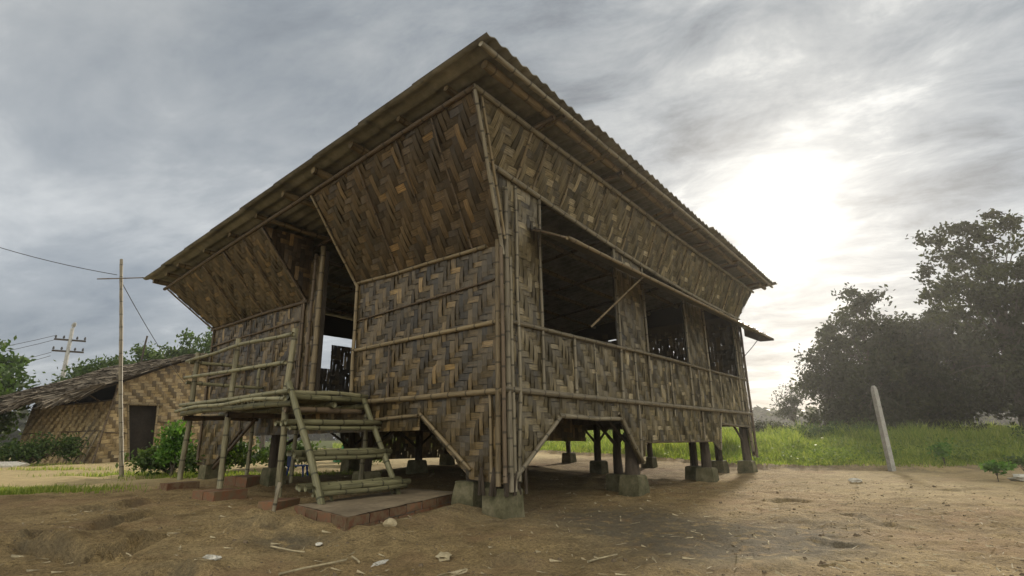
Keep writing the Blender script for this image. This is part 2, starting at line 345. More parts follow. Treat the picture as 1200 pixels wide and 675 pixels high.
def weave(mb, poly, fn, nrm, cell=.078, gap=.085, lift=.011, back=True, run=3, hrun=2, bias=0.0, seed=1, holes=0.0, loose=0.0, split=-.02):
    """2/2 twill of split bamboo over a convex polygon given in surface metres (a, b)."""
    poly = ccw(list(poly)); r = random.Random(seed)
    a0 = min(p[0] for p in poly) - cell * 4; a1 = max(p[0] for p in poly) + cell; b0 = min(p[1] for p in poly) - cell * 4; b1 = max(p[1] for p in poly) + cell
    a0 = math.floor(a0 / cell) * cell; b0 = math.floor(b0 / cell) * cell
    def lines(lo, hi, sd):
        rr = random.Random(sd); L = [lo]
        while L[-1] < hi: L.append(L[-1] + cell * rr.uniform(.82, 1.18))
        return L
    A = lines(a0, a1, 3 + seed); B = lines(b0, b1, 5 + seed); P = run + hrun
    E_ = [(poly[i], (poly[(i + 1) % len(poly)][0] - poly[i][0], poly[(i + 1) % len(poly)][1] - poly[i][1])) for i in range(len(poly))]
    def inside(p):
        for a, e in E_:
            if e[0] * (p[1] - a[1]) - e[1] * (p[0] - a[0]) < 0: return False
        return True
    tonec = [r.random() for _ in A]; toner = [r.random() for _ in B]
    nv = Vector(nrm)
    def emit(x0, x1, y0, y1, vert, tone):
        L = (y1 - y0) if vert else (x1 - x0); g = cell * gap * .5
        nick = r.choice((0, 2)) if loose and r.random() < loose else -1; nk = cell * r.uniform(.05, .17)
        if not loose:
            if vert: y0 -= r.uniform(-.008, .022); y1 += r.uniform(-.008, .022)
            else: x0 -= r.uniform(-.008, .022); x1 += r.uniform(-.008, .022)
        L = (y1 - y0) if vert else (x1 - x0)
        if vert: x0 += g; x1 -= g
        else: y0 += g; y1 -= g
        c = (min(1, max(0, tone)), r.random(), r.random()); uo = r.random() * 50; tilt = r.uniform(-.007, .007) * cell / .078
        cuts = [0, .16, .84, 1] if loose else [0, .3, .7, 1]
        for k in range(3):
            z_ = nk if k == nick else 0
            if vert: q = [(x0, y0 + L * cuts[k]), (x1 - z_, y0 + L * cuts[k]), (x1 - z_, y0 + L * cuts[k + 1]), (x0, y0 + L * cuts[k + 1])]
            else: q = [(x0 + L * cuts[k], y0), (x0 + L * cuts[k + 1], y0), (x0 + L * cuts[k + 1], y1 - z_), (x0 + L * cuts[k], y1 - z_)]
            if not all(inside(p) for p in q): q = clip_poly(q, poly)
            if len(q) < 3: continue
            pts = []; uv = []
            for p in q:
                t = ((p[1] - y0) if vert else (p[0] - x0)) / max(L, 1e-6); w = ((p[0] - x0) / (x1 - x0) if vert else (p[1] - y0) / (y1 - y0)) - .5
                h = lift * (1 - abs(2 * t - 1) ** 2.2 * 1.0) + tilt * w * 2 + .004
                pts.append(Vector(fn(*p)) + nv * h)
                uv.append((p[0] + uo, p[1]) if vert else (p[1] + uo, p[0]))
            mb.face(pts, uv, c)
    na, nb = len(A) - 1, len(B) - 1
    for i in range(na):
        for j in range(-run, nb):
            if (j + i) % P == 0:      # vertical float of `run` cells
                j0, j1 = max(j, 0), min(j + run, nb)
                if j1 <= j0 or r.random() < holes: continue
                emit(A[i], A[i + 1], B[j0], B[j1], True, .68 * r.random() + .20 * tonec[i] - .03 + bias - split * .5 + (.26 if r.random() < .13 else 0))
    for j in range(nb):
        for i in range(-hrun, na):
            if (j + i) % P == run:
                # horizontal float starts where warp goes under
                i0, i1 = max(i, 0), min(i + hrun, na)
                # cells (i..i+run-1, j) are those with (i+j)%P in [run, 2run)
                if i1 <= i0 or r.random() < holes: continue
                emit(A[i0], A[i1], B[j], B[j + 1], False, .68 * r.random() + .20 * toner[j] - .03 + bias + .05 + split + (.24 if r.random() < .11 else 0))
    if back:
        m0, m1 = min(p[0] for p in poly), max(p[0] for p in poly); q0, q1 = min(p[1] for p in poly), max(p[1] for p in poly)
        na_, nb_ = max(1, int((m1 - m0) / .4)), max(1, int((q1 - q0) / .2))
        for i in range(na_):
            for j in range(nb_):
                xa, xb = m0 + (m1 - m0) * i / na_, m0 + (m1 - m0) * (i + 1) / na_; ya, yb = q0 + (q1 - q0) * j / nb_, q0 + (q1 - q0) * (j + 1) / nb_
                q = clip_poly([(xa, ya), (xb, ya), (xb, yb), (xa, yb)], poly)
                if len(q) > 2: mb.face([Vector(fn(*p)) - nv * .008 for p in q], None, (0, 0, 0))

# ------------------------------------------------------------------ THE BAMBOO HOUSE (local: x along the side wall, y along the front wall)
house = tag(empty('bamboo_house', tuple(CORNER), YAW), 'large brown house of woven bamboo on short stilts under an overhanging sheet roof', 'house')
XL, YL = 9.35, 7.7
RN, RF, LN, LF = 4.90, 4.60, 4.02, 3.76      # roof heights at near corner, far end of side, far end of front, far far
RX0, RX1, RY0, RY1 = -1.28, 10.05, -.88, 8.25
def roof_z(x, y):
    u = (x - RX0) / (RX1 - RX0); v = (y - RY0) / (RY1 - RY0)
    return RN * (1 - u) * (1 - v) + RF * u * (1 - v) + LN * (1 - u) * v + LF * u * v
def top_z(x, y): return roof_z(x, y) - .16
UPPER = 3.15                                  # waist of front wall
def waist(x):                                 # sagging rail along the side wall
    return 4.10 + (3.68 - 4.10) * max(0, min(1, (x + .24) / 9.7)) - .13 * math.sin(math.pi * max(0, min(1, x / 9.4)))
FO, SO = .9, .36                              # how far the upper walls lean out
FL = 1.4
def f_front(a, b): return (0, a, b)
def f_side(a, b): return (a, 0, b)
def f_front_flare(a, s):
    k = s / FL; return (-FO * k, a, UPPER + (top_z(-FO, a) - UPPER) * k)
def f_side_all(a, b):
    w = waist(a); tz = top_z(a, -SO)
    y = 0 if b <= w else -SO * (b - w) / (tz - w)
    return (a, y, b)
NF = (-1, 0, 0); NS = (0, -1, 0)

# front wall -------------------------------------------------
mb = MB()
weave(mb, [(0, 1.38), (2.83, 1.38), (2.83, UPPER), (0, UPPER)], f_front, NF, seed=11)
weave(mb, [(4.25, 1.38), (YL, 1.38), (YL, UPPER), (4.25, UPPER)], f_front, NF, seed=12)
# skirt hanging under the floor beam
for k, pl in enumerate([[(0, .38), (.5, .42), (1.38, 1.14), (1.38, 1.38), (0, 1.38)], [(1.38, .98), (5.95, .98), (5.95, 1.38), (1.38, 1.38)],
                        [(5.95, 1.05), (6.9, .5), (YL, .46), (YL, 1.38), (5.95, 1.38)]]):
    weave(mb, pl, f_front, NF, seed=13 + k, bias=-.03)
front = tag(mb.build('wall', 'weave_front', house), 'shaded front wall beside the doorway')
mb = MB()
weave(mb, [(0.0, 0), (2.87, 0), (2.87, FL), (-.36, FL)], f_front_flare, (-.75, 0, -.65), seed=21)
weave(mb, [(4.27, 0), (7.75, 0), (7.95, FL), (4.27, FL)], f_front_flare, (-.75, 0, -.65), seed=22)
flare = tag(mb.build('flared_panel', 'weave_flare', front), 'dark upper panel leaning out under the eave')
mb = MB()
for yy in (2.87, 4.27):
    s = 1 if yy < 3 else -1
    tz = top_z(-FO, yy)
    weave(mb, [(0, UPPER), (0, tz + .02), (-FO, tz)], lambda a, b, yy=yy: (a, yy + .012 * s, b), (0, s, 0), seed=31)
    mb.face([(0, yy, UPPER), (0, yy, tz + .02), (-FO, yy, tz)])
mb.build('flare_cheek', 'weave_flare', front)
def fpole(y0, z0, y1, z1, r=.026, mat='bamboo', off=.035, sag=0, name='rail', parent=None, bend=.006):
    return pole(name, (-off, y0, z0), (-off, y1, z1), r, mat, parent or front, bend, sag)
fpole(-.02, 1.38, 2.9, 1.385, .04); fpole(4.15, 1.385, YL, 1.40, .036)
fpole(0, 2.19, 2.85, 2.15, .032); fpole(.1, 2.72, 2.82, 2.60, .016, 'bamboo_dark', .022)
fpole(.22, 3.17, 2.88, 3.19, .028); fpole(4.2, 3.14, 7.78, 3.12, .032, 'bamboo_dark')
fpole(4.3, 2.84, 7.7, 2.76, .022, 'bamboo_dark'); fpole(4.3, 2.17, 7.7, 2.12, .026, 'bamboo_dark')
fpole(1.38, 1.16, 2.4, 1.13, .026); fpole(1.36, 1.18, .48, .52, .026, name='brace'); fpole(6.0, 1.1, 6.95, .5, .026, 'bamboo_dark', name='brace')
for y, z0, z1, r, mt in [(2.83, 1.38, 3.2, .03, 'bamboo'), (2.0, 1.4, 2.15, .012, 'bamboo_dark'), (.16, .4, 1.36, .022, 'bamboo'), (4.3, 1.3, 3.3, .025, 'bamboo_dark'), (4.36, 1.35, 3.2, .02, 'bamboo_dark'), (6.1, .98, 3.1, .015, 'bamboo_dark'), (5.2, 1.4, 3.1, .012, 'bamboo_dark'), (YL - .04, .5, 3.15, .028, 'bamboo_dark')]:
    fpole(y, z0, y + .02, z1, r, mt, name='batten')
def flpole(a0, s0, a1, s1, r=.018, mat='bamboo_dark', name='flare_batten'):
    p0 = Vector(f_front_flare(a0, s0)) + Vector((-.02, 0, -.02)); p1 = Vector(f_front_flare(a1, s1)) + Vector((-.02, 0, -.02))
    return pole(name, p0, p1, r, mat, flare, .006)
for a in (.45, 1.1, 1.9, 5.0, 5.7, 6.5): flpole(a, 0, a - .12, FL, .011)
flpole(2.87, 0, 2.87, FL, .02, 'bamboo'); flpole(4.27, 0, 4.27, FL, .018); flpole(-.02, 0, -.36, FL, .018); flpole(7.75, 0, 7.95, FL, .018)
# eave plates
def ptop(x, y, dx=0, dy=0, dz=0): return (x + dx, y + dy, top_z(x, y) + dz)
pole('eave_plate', ptop(-FO, -.4, -.03), ptop(-FO, 8.05, -.03), .036, 'bamboo_dark', front, .002)
# doorway ----------------------------------------------------
door = MB(); door.box((-.02, 3.80, 1.38), (.05, 3.90, 3.95)); dframe = door.build('door_jamb', 'wood_dark', front)
pole('door_post', (-.05, 3.86, 1.25), (-.05, 3.84, 4.02), .05, 'bamboo', front, .004)
pole('door_post', (-.02, 4.12, 1.3), (-.02, 4.10, 3.95), .035, 'bamboo_dark', front, .004)
pole('door_sill', (-.05, 2.8, 1.43), (-.05, 4.25, 1.43), .04, 'bamboo', front, .004)
b = MB(); weave(b, [(3.9, 1.38), (4.27, 1.38), (4.27, 3.9), (3.9, 3.9)], f_front, NF, seed=41); b.build('jamb_panel', 'weave_front', front)

# side wall --------------------------------------------------
WIN = [(.77, 2.80), (3.86, 5.66), (6.76, 8.76)]; SILL = 2.19
mb = MB()
weave(mb, [(0, 1.38), (XL, 1.38), (XL, SILL), (0, SILL)], f_side, NS, seed=51)
xs = [0] + [v for w in WIN for v in w] + [XL]
for k in range(0, len(xs), 2):
    x0, x1 = xs[k], xs[k + 1]
    weave(mb, [(x0, SILL), (x1, SILL), (x1, waist(x1)), (x0, waist(x0))], f_side_all, NS, seed=52 + k)
weave(mb, [(0, 3.15), (0, waist(0)), (-.24, waist(0))], f_side_all, NS, seed=52)
for k, pl in enumerate([[(0, .38), (.13, .42), (1.1, 1.12), (1.1, 1.38), (0, 1.38)], [(1.1, 1.12), (2.69, 1.12), (2.69, 1.38), (1.1, 1.38)],
    [(2.69, 1.12), (3.28, .45), (3.45, .45), (3.58, .76), (3.58, 1.38), (2.69, 1.38)], [(3.58, .76), (6.6, .74), (6.6, 1.38), (3.58, 1.38)],
    [(6.6, .74), (6.95, .58), (7.15, 1.1), (7.15, 1.38), (6.6, 1.38)], [(7.15, 1.09), (9.0, 1.06), (9.0, 1.38), (7.15, 1.38)], [(9.0, 1.06), (9.2, .38), (XL, .38), (XL, 1.38), (9.0, 1.38)]]):
    weave(mb, pl, f_side, NS, seed=60 + k, bias=-.02)
side = tag(mb.build('wall', 'weave_side', house), 'greyer side wall with three window openings')
mb = MB()
NFL = (0, -.9, -.43)
N = 10
for k in range(N):
    xa = XL * k / N; xb = XL * (k + 1) / N
    if k == 0: pl = [(-.24, waist(0)), (xb, waist(xb)), (xb, top_z(xb, -SO)), (-.9, top_z(-.9, -SO))]
    elif k == N - 1: pl = [(xa, waist(xa)), (xb, waist(xb)), (xb + .28, top_z(xb, -SO)), (xa, top_z(xa, -SO))]
    else: pl = [(xa, waist(xa)), (xb, waist(xb)), (xb, top_z(xb, -SO)), (xa, top_z(xa, -SO))]
    weave(mb, pl, f_side_all, NFL, seed=70, back=True)
sflare = tag(mb.build('flared_panel', 'weave_side', side), 'grey upper panel leaning out under the high eave')
def spole(x0, z0, x1, z1, r=.026, mat='bamboo_grey', off=.035, name='rail', parent=None, bend=.006):
    return pole(name, (x0, -off, z0), (x1, -off, z1), r, mat, parent or side, bend)
spole(-.05, 1.40, 9.45, 1.36, .042, bend=.004); spole(.1, 2.20, XL, 2.17, .03, bend=.003)
pts = [(-.26 + (9.6) * i / 40, -.045, waist(-.26 + 9.6 * i / 40)) for i in range(41)]
b = MB(); b.tube(pts, [.034 * (1.08 if i % 2 else .97) for i in range(41)], 9); b.build('waist_rail', 'bamboo_grey', side, True)
for x0, x1 in WIN:
    for x in (x0 - .02, x1 + .02): spole(x, 1.42 if x > 1 else 1.38, x + random.uniform(-.02, .02), waist(x) - .02, .024, name='window_jamb')
    b = MB(); b.box((x0, -.02, SILL - .03), (x1, .05, SILL)); b.build('window_sill', 'bamboo_grey', side)
for x, z0, z1, r in [(.22, .4, 4.0, .024), (1.5, 1.4, 2.18, .024), (2.05, 1.4, 2.18, .012), (3.3, .5, 2.18, .022), (4.5, 1.4, 2.18, .014), (4.75, 1.2, 2.18, .016), (6.1, .8, 2.18, .018), (7.4, 1.4, 2.18, .014), (9.1, .5, 3.6, .022)]:
    spole(x, z0, x + random.uniform(-.03, .03), z1, r, name='batten')
for x in (.25, .6, 1.25, 2.2, 3.1, 4.0, 4.5, 5.4, 6.3, 7.2, 8.1, 9.0):
    z0 = waist(x); p0 = Vector(f_side_all(x, z0)) + Vector((0, -.03, 0)); xx = x - .08; p1 = Vector(f_side_all(xx, top_z(xx, -SO))) + Vector((0, -.025, -.01))
    pole('flare_batten', p0, p1, random.choice((.012, .016, .02)), 'bamboo', sflare, .004)
spole(.12, .42, 1.12, 1.14, .03, name='brace'); spole(1.05, 1.13, 2.72, 1.12, .034, name='skirt_rail'); spole(2.66, 1.2, 3.33, .48, .034, name='brace')
spole(6.95, .58, 7.2, 1.36, .022, name='brace'); spole(7.15, 1.1, 9.0, 1.06, .028, name='skirt_rail'); spole(9.0, 1.1, 9.25, .42, .028, name='brace')
spole(3.55, .77, 6.62, .75, .012, 'bamboo_dark', .02, 'skirt_rail')
pole('eave_plate', ptop(-.95, -SO, 0, -.03), ptop(XL + .3, -SO, 0, -.03), .036, 'bamboo_grey', side, .002)
# hanging awning shutter over the windows
aw = MB(); weave(aw, [(0, 0), (9.0, 0), (9.0, .7), (0, .7)], lambda a, b: (.55 + a + .02 * b, -.05 - .60 * b / .7, 3.52 - .30 * b / .7), (0, -.4, .9), seed=81)
aw.face([(.55, -.05, 3.50), (9.55, -.05, 3.50), (9.56, -.65, 3.20), (.56, -.65, 3.20)])
awn = tag(aw.build('awning_shutter', 'weave_side', side), 'long awning flap propped out over the side windows')
pole('edge_pole', (.45, -.66, 3.20), (9.7, -.66, 3.17), .03, 'bamboo', awn, .003); pole('hinge_pole', (.6, -.06, 3.53), (9.5, -.06, 3.53), .022, 'bamboo_grey', awn, .002)
pole('end_batten', (9.55, -.05, 3.50), (9.66, -.66, 3.17), .02, 'bamboo_dark', awn); pole('end_batten', (.58, -.05, 3.50), (.5, -.66, 3.20), .02, 'bamboo_dark', awn)
b = MB()
vs = [(xx, y_, z_) for xx in (9.62, 9.66) for (y_, z_) in ((-.05, 3.53), (-.72, 3.16), (-.72, 3.11), (-.40, 3.12), (-.05, 3.30))]
b.idx(vs, [(0, 1, 2, 3, 4), (9, 8, 7, 6, 5)] + [(k, (k + 1) % 5, 5 + (k + 1) % 5, 5 + k) for k in range(5)]); b.build('end_board', 'wood_dark', awn)
pole('prop', (1.94, -.05, 2.40), (2.55, -.64, 3.18), .018, 'bamboo', awn); pole('prop', (9.25, -.04, 2.70), (8.95, -.62, 3.16), .010, 'wire', awn)
# corner posts -----------------------------------------------
for (x, y, x2, y2, z0, z1, r, mt) in [(-.045, .05, -.06, .02, .36, 3.2, .035, 'bamboo'), (.05, -.05, .02, -.05, .30, 3.9, .034, 'bamboo_grey'), (.13, -.045, .1, -.045, .3, 3.0, .026, 'bamboo_grey'), (-.05, -.05, -.1, -.06, .4, 3.4, .026, 'bamboo_dark'), (XL + .04, -.04, XL + .03, -.03, .35, 3.7, .034, 'bamboo_dark')]:
    pole('corner_post', (x, y, z0), (x2, y2, z1), r, mt, house, .003)
pole('corner_post', (-.04, -.05, 3.0), (-.93, -.39, top_z(-.9, -.36)), .024, 'bamboo_grey', house, .003)
pole('corner_post', (-.02, -.06, 3.2), (-.80, -.37, top_z(-.8, -.36)), .02, 'bamboo', house, .003)
# back walls with gappy weave and daylight slots
mb = MB()
weave(mb, [(0, 1.4), (YL, 1.4), (YL, 3.47), (0, 3.69)], lambda a, b: (XL, a, b), (1, 0, 0), gap=-.03, back=False, seed=91, cell=.1, holes=.0, loose=.30)
weave(mb, [(0, 3.72), (YL, 3.5), (YL, 4.0), (0, 4.62)], lambda a, b: (XL + (b - 3.6) * .3, a, b), (1, 0, 0), gap=.05, back=True, seed=92, cell=.1)
a = .0
while a < YL:
    L_ = random.uniform(.12, .5)
    if random.random() < .72: mb.face([(XL + .01, a, 3.42), (XL + .01, a + L_, 3.42), (XL + .01, a + L_, 3.80), (XL + .01, a, 3.80)])
    a += L_
tag(mb.build('wall', 'weave_front', house), 'far end wall with light leaking through the weave')
mb = MB()
for k, pl in enumerate([[(0, 1.4), (1.9, 1.4), (1.9, 3.15), (0, 3.15)], [(1.9, 1.4), (2.75, 1.4), (2.75, 2.56), (1.9, 2.56)], [(2.75, 1.4), (XL, 1.4), (XL, 3.15), (2.75, 3.15)], [(0, 3.2), (1.9, 3.2), (1.9, 3.3), (0, 3.3)]]):
    weave(mb, pl, lambda a, b: (a, YL, b), (0, 1, 0), gap=-.03, back=False, seed=95 + k, cell=.1, holes=.0, loose=.30)
weave(mb, [(0, 3.36), (XL, 3.36), (XL, 3.75), (0, 3.98)], lambda a, b: (a, YL + (b - 3.3) * .4, b), (0, 1, 0), gap=.04, back=True, seed=99, cell=.1)
tag(mb.build('wall', 'weave_front', house), 'back wall with a small window opening')
mb = MB(); weave(mb, [(.35, .86), (3.6, .80), (3.6, 1.36), (.35, 1.36)], lambda a, b: (a, 1.15, b), (0, -1, 0), seed=106); tag(mb.build('inner_skirt', 'weave_front', house), 'mat hanging under the floor behind the near side opening'); mb = MB(); weave(mb, [(6.9, .86), (9.2, .84), (9.2, 1.36), (6.9, 1.36)], lambda a, b: (a, 1.0, b), (0, -1, 0), seed=107); tag(mb.build('inner_skirt', 'weave_front', house), 'mat hanging under the floor behind the far side opening')
mb = MB(); weave(mb, [(3.4, .42), (9.0, .36), (9.35, 1.4), (3.0, 1.4)], lambda a, b: (a, YL, b), (0, 1, 0), gap=-.02, back=False, seed=105, cell=.1, loose=.25); tag(mb.build('skirt_panel', 'weave_front', house), 'loose mat hanging below the floor on the back side')
#
for k, (p0, p1) in enumerate([((0, YL, 1.15), (XL, YL, 1.15)), ((XL, 0, 1.15), (XL, YL, 1.1))]): pole('floor_beam', p0, p1, .06, 'wood_dark', house, .003)
# floor
b = MB()
for k in range(60):
    x0 = -.0 + k * XL / 60; b.box((x0 + .004, .03, 1.34 + random.uniform(0, .012)), (x0 + XL / 60 - .004, YL - .03, 1.40), 0)
b.build('floor', 'bamboo_dark', house)
for y in (.25, 2.6, 5.1, 7.4):
    b = MB(); b.box((.05, y - .05, 1.2), (XL - .05, y + .05, 1.333)); b.build('floor_beam', 'wood_dark', house)
for x in (.2, 3.25, 6.5, 9.1):
    b = MB(); b.box((x - .05, .05, 1.07), (x + .05, YL - .05, 1.197)); b.build('floor_beam', 'wood_dark', house)
# stilts and footings
def footing(x, y, zt, w=.21, h=.42, ang=0):
    b = MB(); w2 = w * 1.14; vs = []
    for (ww, z) in ((w2, zt - h), (w2 * .98, zt - h * .5), (w, zt - .03), (w * .9, zt)):
        for sx, sy in ((-1, -1), (1, -1), (1, 1), (-1, 1)):
            for tt in (0,):
                vs.append((x + sx * ww + random.uniform(-.012, .012), y + sy * ww + random.uniform(-.012, .012), z + random.uniform(-.006, .006)))
    fs = []
    for i in range(3):
        for k in range(4): fs.append((i * 4 + k, i * 4 + (k + 1) % 4, (i + 1) * 4 + (k + 1) % 4, (i + 1) * 4 + k))
    fs.append((12, 13, 14, 15)); b.idx(vs, fs)
    o = b.build('footing', 'concrete', None); return o
posts = []
for x in (.14, 3.3, 6.5, 9.12):
    for y in (.14, 2.6, 5.1, 7.45): posts.append((x, y))
posts += [(3.75, .62), (6.95, .55), (9.0, .75), (.2, .66)]
for (x, y) in posts:
    wx, wy, _ = hut_to_world(x, y); g = gz(wx, wy); zt = g + (.27 if (x, y) != (.14, .14) else .30)
    b = MB(); r0 = .085 if y > .2 else .1
    for k in range(3 if y < 1 else 2):
        ox, oy = random.uniform(-.05, .05), random.uniform(-.05, .05)
        b.tube(bent((x + ox, y + oy, zt - .03), (x + ox * .6, y + oy * .6, 1.2), .008), [r0 * random.uniform(.6, .9) for _ in range(4)], 8)
    p = b.build('stilt', 'wood_dark', house, True)
    f = footing(x, y, zt, .155 if y < 1 else .14, zt - g + .12); f.parent = p
    if y > 1 or x > 3:
        for sx, sy in ((1, 0), (-1, 0)):
            if 0 < x + sx * .6 < XL: pole('brace', (x, y + .02, .72), (x + sx * .62, y + .02, 1.1), .03, 'wood_dark', p)
# splintered stumps at the near corner
b = MB()
for k in range(16):
    a = random.uniform(-.16, .3); c_ = random.choice((0, 1)); z0 = .26
    x, y = (-.03 + random.uniform(-.04, .05), a + .12) if c_ else (abs(a), -.02 + random.uniform(-.04, .05))
    b.tube(bent((x + random.uniform(-.05, .05), y, z0), (x + random.uniform(-.06, .06), y + random.uniform(-.04, .04), random.uniform(.45, .62)), .02, seg=3), random.uniform(.012, .028), 6)
b.build('splintered_post', 'wood_dark', house)
# roof: corrugated sheets -------------------------------------
mb = MB(); wl = .19; nx = int((RX1 - RX0) / wl * 8); rows = 9; vs = []; vs2 = []
for j in range(rows * 2):
    k = j // 2; v = (k + (j % 2)) / rows
    for i in range(nx + 1):
        u = i / nx; x = RX0 + (RX1 - RX0) * u; y = RY0 + (RY1 - RY0) * v + (.14 if j % 2 and k < rows - 1 else 0)
        sheet = int(x / .76 + 50)
        jit = ((sheet * 37 + k * 91) % 17) / 17.0
        if k == 0 and j % 2 == 0: y += (jit - .5) * .07
        if k == rows - 1 and j % 2 == 1: y += (jit - .5) * .12
        z = roof_z(x, y) + .018 * math.cos(2 * math.pi * x / wl) + (.0 if j % 2 == 0 else .022) + jit * .01
        vs.append((x, y, z + .012)); vs2.append((x, y, z))
fs = []; W = nx + 1
for k in range(rows):
    j = 2 * k
    for i in range(nx): fs.append((j * W + i, j * W + i + 1, (j + 1) * W + i + 1, (j + 1) * W + i))
mb.idx(vs, fs); mb.idx(vs2, [f[::-1] for f in fs])
n0 = len(vs)
for i in range(nx):
    mb.f.append((i, n0 + i, n0 + i + 1, i + 1)); mb.uv.extend([(0, 0)] * 4); mb.c.append((.5,) * 3)
    q = (2 * rows - 1) * W
    mb.f.append((q + i, q + i + 1, n0 + q + i + 1, n0 + q + i)); mb.uv.extend([(0, 0)] * 4); mb.c.append((.5,) * 3)
roof = mb.build('roof', 'roof', house, False)
# purlins along x stick out under the front eave; rafters along y
for y in (-.62, -.05, .75, 1.6, 2.45, 3.3, 4.2, 5.1, 6.0, 6.9, 7.5, 8.0):
    x0 = RX0 + random.uniform(.08, .26)
    pole('purlin', (x0, y, roof_z(x0, y) - .06), (RX1 - .15, y, roof_z(RX1, y) - .06), random.choice((.045, .052, .058)), 'bamboo', roof, .002)
for x in (.2, 2.0, 3.9, 5.6, 7.4, 9.1): pole('rafter', (x, -.7, roof_z(x, -.7) - .125), (x, 8.0, roof_z(x, 8.0) - .125), .038, 'bamboo_dark', roof, .002)
pole('verge_pole', (RX0 + .02, -.78, roof_z(RX0, -.78) - .05), (RX1 - .05, -.78, roof_z(RX1, -.78) - .05), .036, 'bamboo_grey', roof, .002)
for k in range(9):
    x = .3 + k * 1.15; pole('eave_bracket', (x, -.80, roof_z(x, -.8) - .09), (x + .02, -.2, roof_z(x, -.2) - .10), .026, 'bamboo', roof)

# ------------------------------------------------------------------ LANDING PLATFORM, LADDER, BRICKS
HW = lambda x, y, z=0: hut_to_world(x, y, z)
def hut_thing(name, x, y, label, cat, group=None):
    wx, wy, _ = HW(x, y); o = empty(name, (wx, wy, gz(wx, wy)), YAW); tag(o, label, cat, group); o['hx'] = 0.0; del o['hx']; return o
PO = (-.6, 4.0); wx, wy, _ = HW(*PO); PZ = gz(wx, wy)
plat = hut_thing('bamboo_platform', *PO, 'raised bamboo landing with handrails in front of the doorway', 'platform')
def PL(x, y, z): return (x - PO[0], y - PO[1], z - PZ)
def ppole(name, a, b, r, mat='bamboo_green', bend=.012): return pole(name, PL(*a), PL(*b), r, mat, plat, bend)
pier_spots = []
for (x, y, z1, xt) in [(-1.15, 2.55, 2.28, -1.15), (-1.15, 4.1, 2.34, -1.15), (-1.15, 5.45, 2.28, -1.15), (-.12, 5.45, 2.2, -.12), (-.05, 2.45, 1.40, -.05), (-.1, 4.1, 1.38, -.1)]:
    wx, wy, _ = HW(x, y); g = gz(wx, wy); hh = .12 if y > 2.5 or x < -.5 else .02
    pier_spots.append((x, y, g)); ppole('post', (x, y + .04, g + hh), (xt, y, z1), .044 if x < -.5 else .034, 'bamboo_post')
zd = 1.40
b = MB()
for k in range(34):
    y = 2.42 + k * 3.08 / 33; b.tube([PL(*p) for p in bent((-1.22 + random.uniform(-.03, .03), y, zd + random.uniform(-.012, .012)), (-.06, y + random.uniform(-.02, .02), zd + random.uniform(-.012, .012)), .01)], .036 + random.uniform(-.008, .006), 7)
b.build('deck', 'bamboo_green', plat, True)
for x in (-1.2, -.62, -.1): ppole('deck_beam', (x, 2.36, zd - .08), (x, 5.6, zd - .08), .045)
for y in (2.46, 4.0, 5.45): ppole('deck_bearer', (-1.24, y, zd - .155), (-.05, y, zd - .155), .042, 'bamboo_dark')
ppole('edge_rail', (-1.24, 2.4, zd + .07), (-1.24, 5.62, zd + .05), .034, 'bamboo_rail'); ppole('edge_rail', (-1.3, 2.38, zd - .03), (-1.3, 5.6, zd - .05), .03, 'bamboo_rail')
ppole('handrail', (-1.2, 2.5, 2.20), (-1.2, 5.72, 2.16), .03, 'bamboo_rail'); ppole('handrail', (-1.22, 2.6, 1.84), (-1.22, 5.66, 1.89), .03, 'bamboo_rail')
ppole('handrail', (-1.25, 5.48, 2.12), (.02, 5.46, 2.12), .03, 'bamboo_rail'); ppole('handrail', (-1.25, 5.5, 1.80), (.0, 5.44, 1.78), .03, 'bamboo_rail')
ppole('handrail', (-1.24, 2.53, 1.46), (-.06, 2.42, 1.46), .032, 'bamboo_rail')
ppole('brace', (-.12, 5.4, 1.25), (-.5, 5.9, .45), .03, 'bamboo_dark')
# ladder
LO = (-.6, 1.6); wx, wy, _ = HW(*LO); LZ = gz(wx, wy)
lad = hut_thing('bamboo_steps', *LO, 'short bamboo stair with three pole treads climbing to the landing', 'stairs')
def lp(name, a, b, r, mat='bamboo_green', bend=.008, par=None): return pole(name, (a[0] - LO[0], a[1] - LO[1], a[2] - LZ), (b[0] - LO[0], b[1] - LO[1], b[2] - LZ), r, mat, par or lad, bend)
SP = [(-1.27, 1.42), (-.12, 1.70)]
lp('stringer', (-1.28, 1.46, .20), (-1.20, 2.50, 1.58), .046); lp('stringer', (-.10, 1.62, .20), (-.12, 2.42, 1.42), .042)
for (y, z, n, r) in [(2.30, 1.08, 4, .033), (2.08, .73, 4, .035), (1.72, .37, 5, .036)]:
    b = MB()
    for k in range(n):
        yy = y - .13 + k * .068; x0 = -1.36 + random.uniform(-.05, .05); x1 = .0 + random.uniform(-.08, .06)
        pp = bent((x0, yy, z + random.uniform(-.01, .01)), (x1, yy + random.uniform(-.02, .02), z + random.uniform(-.01, .015)), .006)
        b.tube([(p[0] - LO[0], p[1] - LO[1], p[2] - LZ) for p in pp], [r * (1.06 if q % 2 else .97) for q in range(len(pp))], 9)
    t = b.build('tread', 'bamboo_green', lad, True)
    lp('tread_edge', (-1.33, y - .15, z - .06), (-.02, y - .14, z - .055), .03)
    [lp('tread_bearer', (xx, y - .16, z - .055), (xx + .02, y + .16, z - .05), .02) for xx in (-1.2, -.1)]
lp('strut', (-.16, 1.66, .22), (-.16, 1.78, .36), .018); lp('strut', (-1.05, 1.62, .22), (-1.05, 1.70, .34), .018)
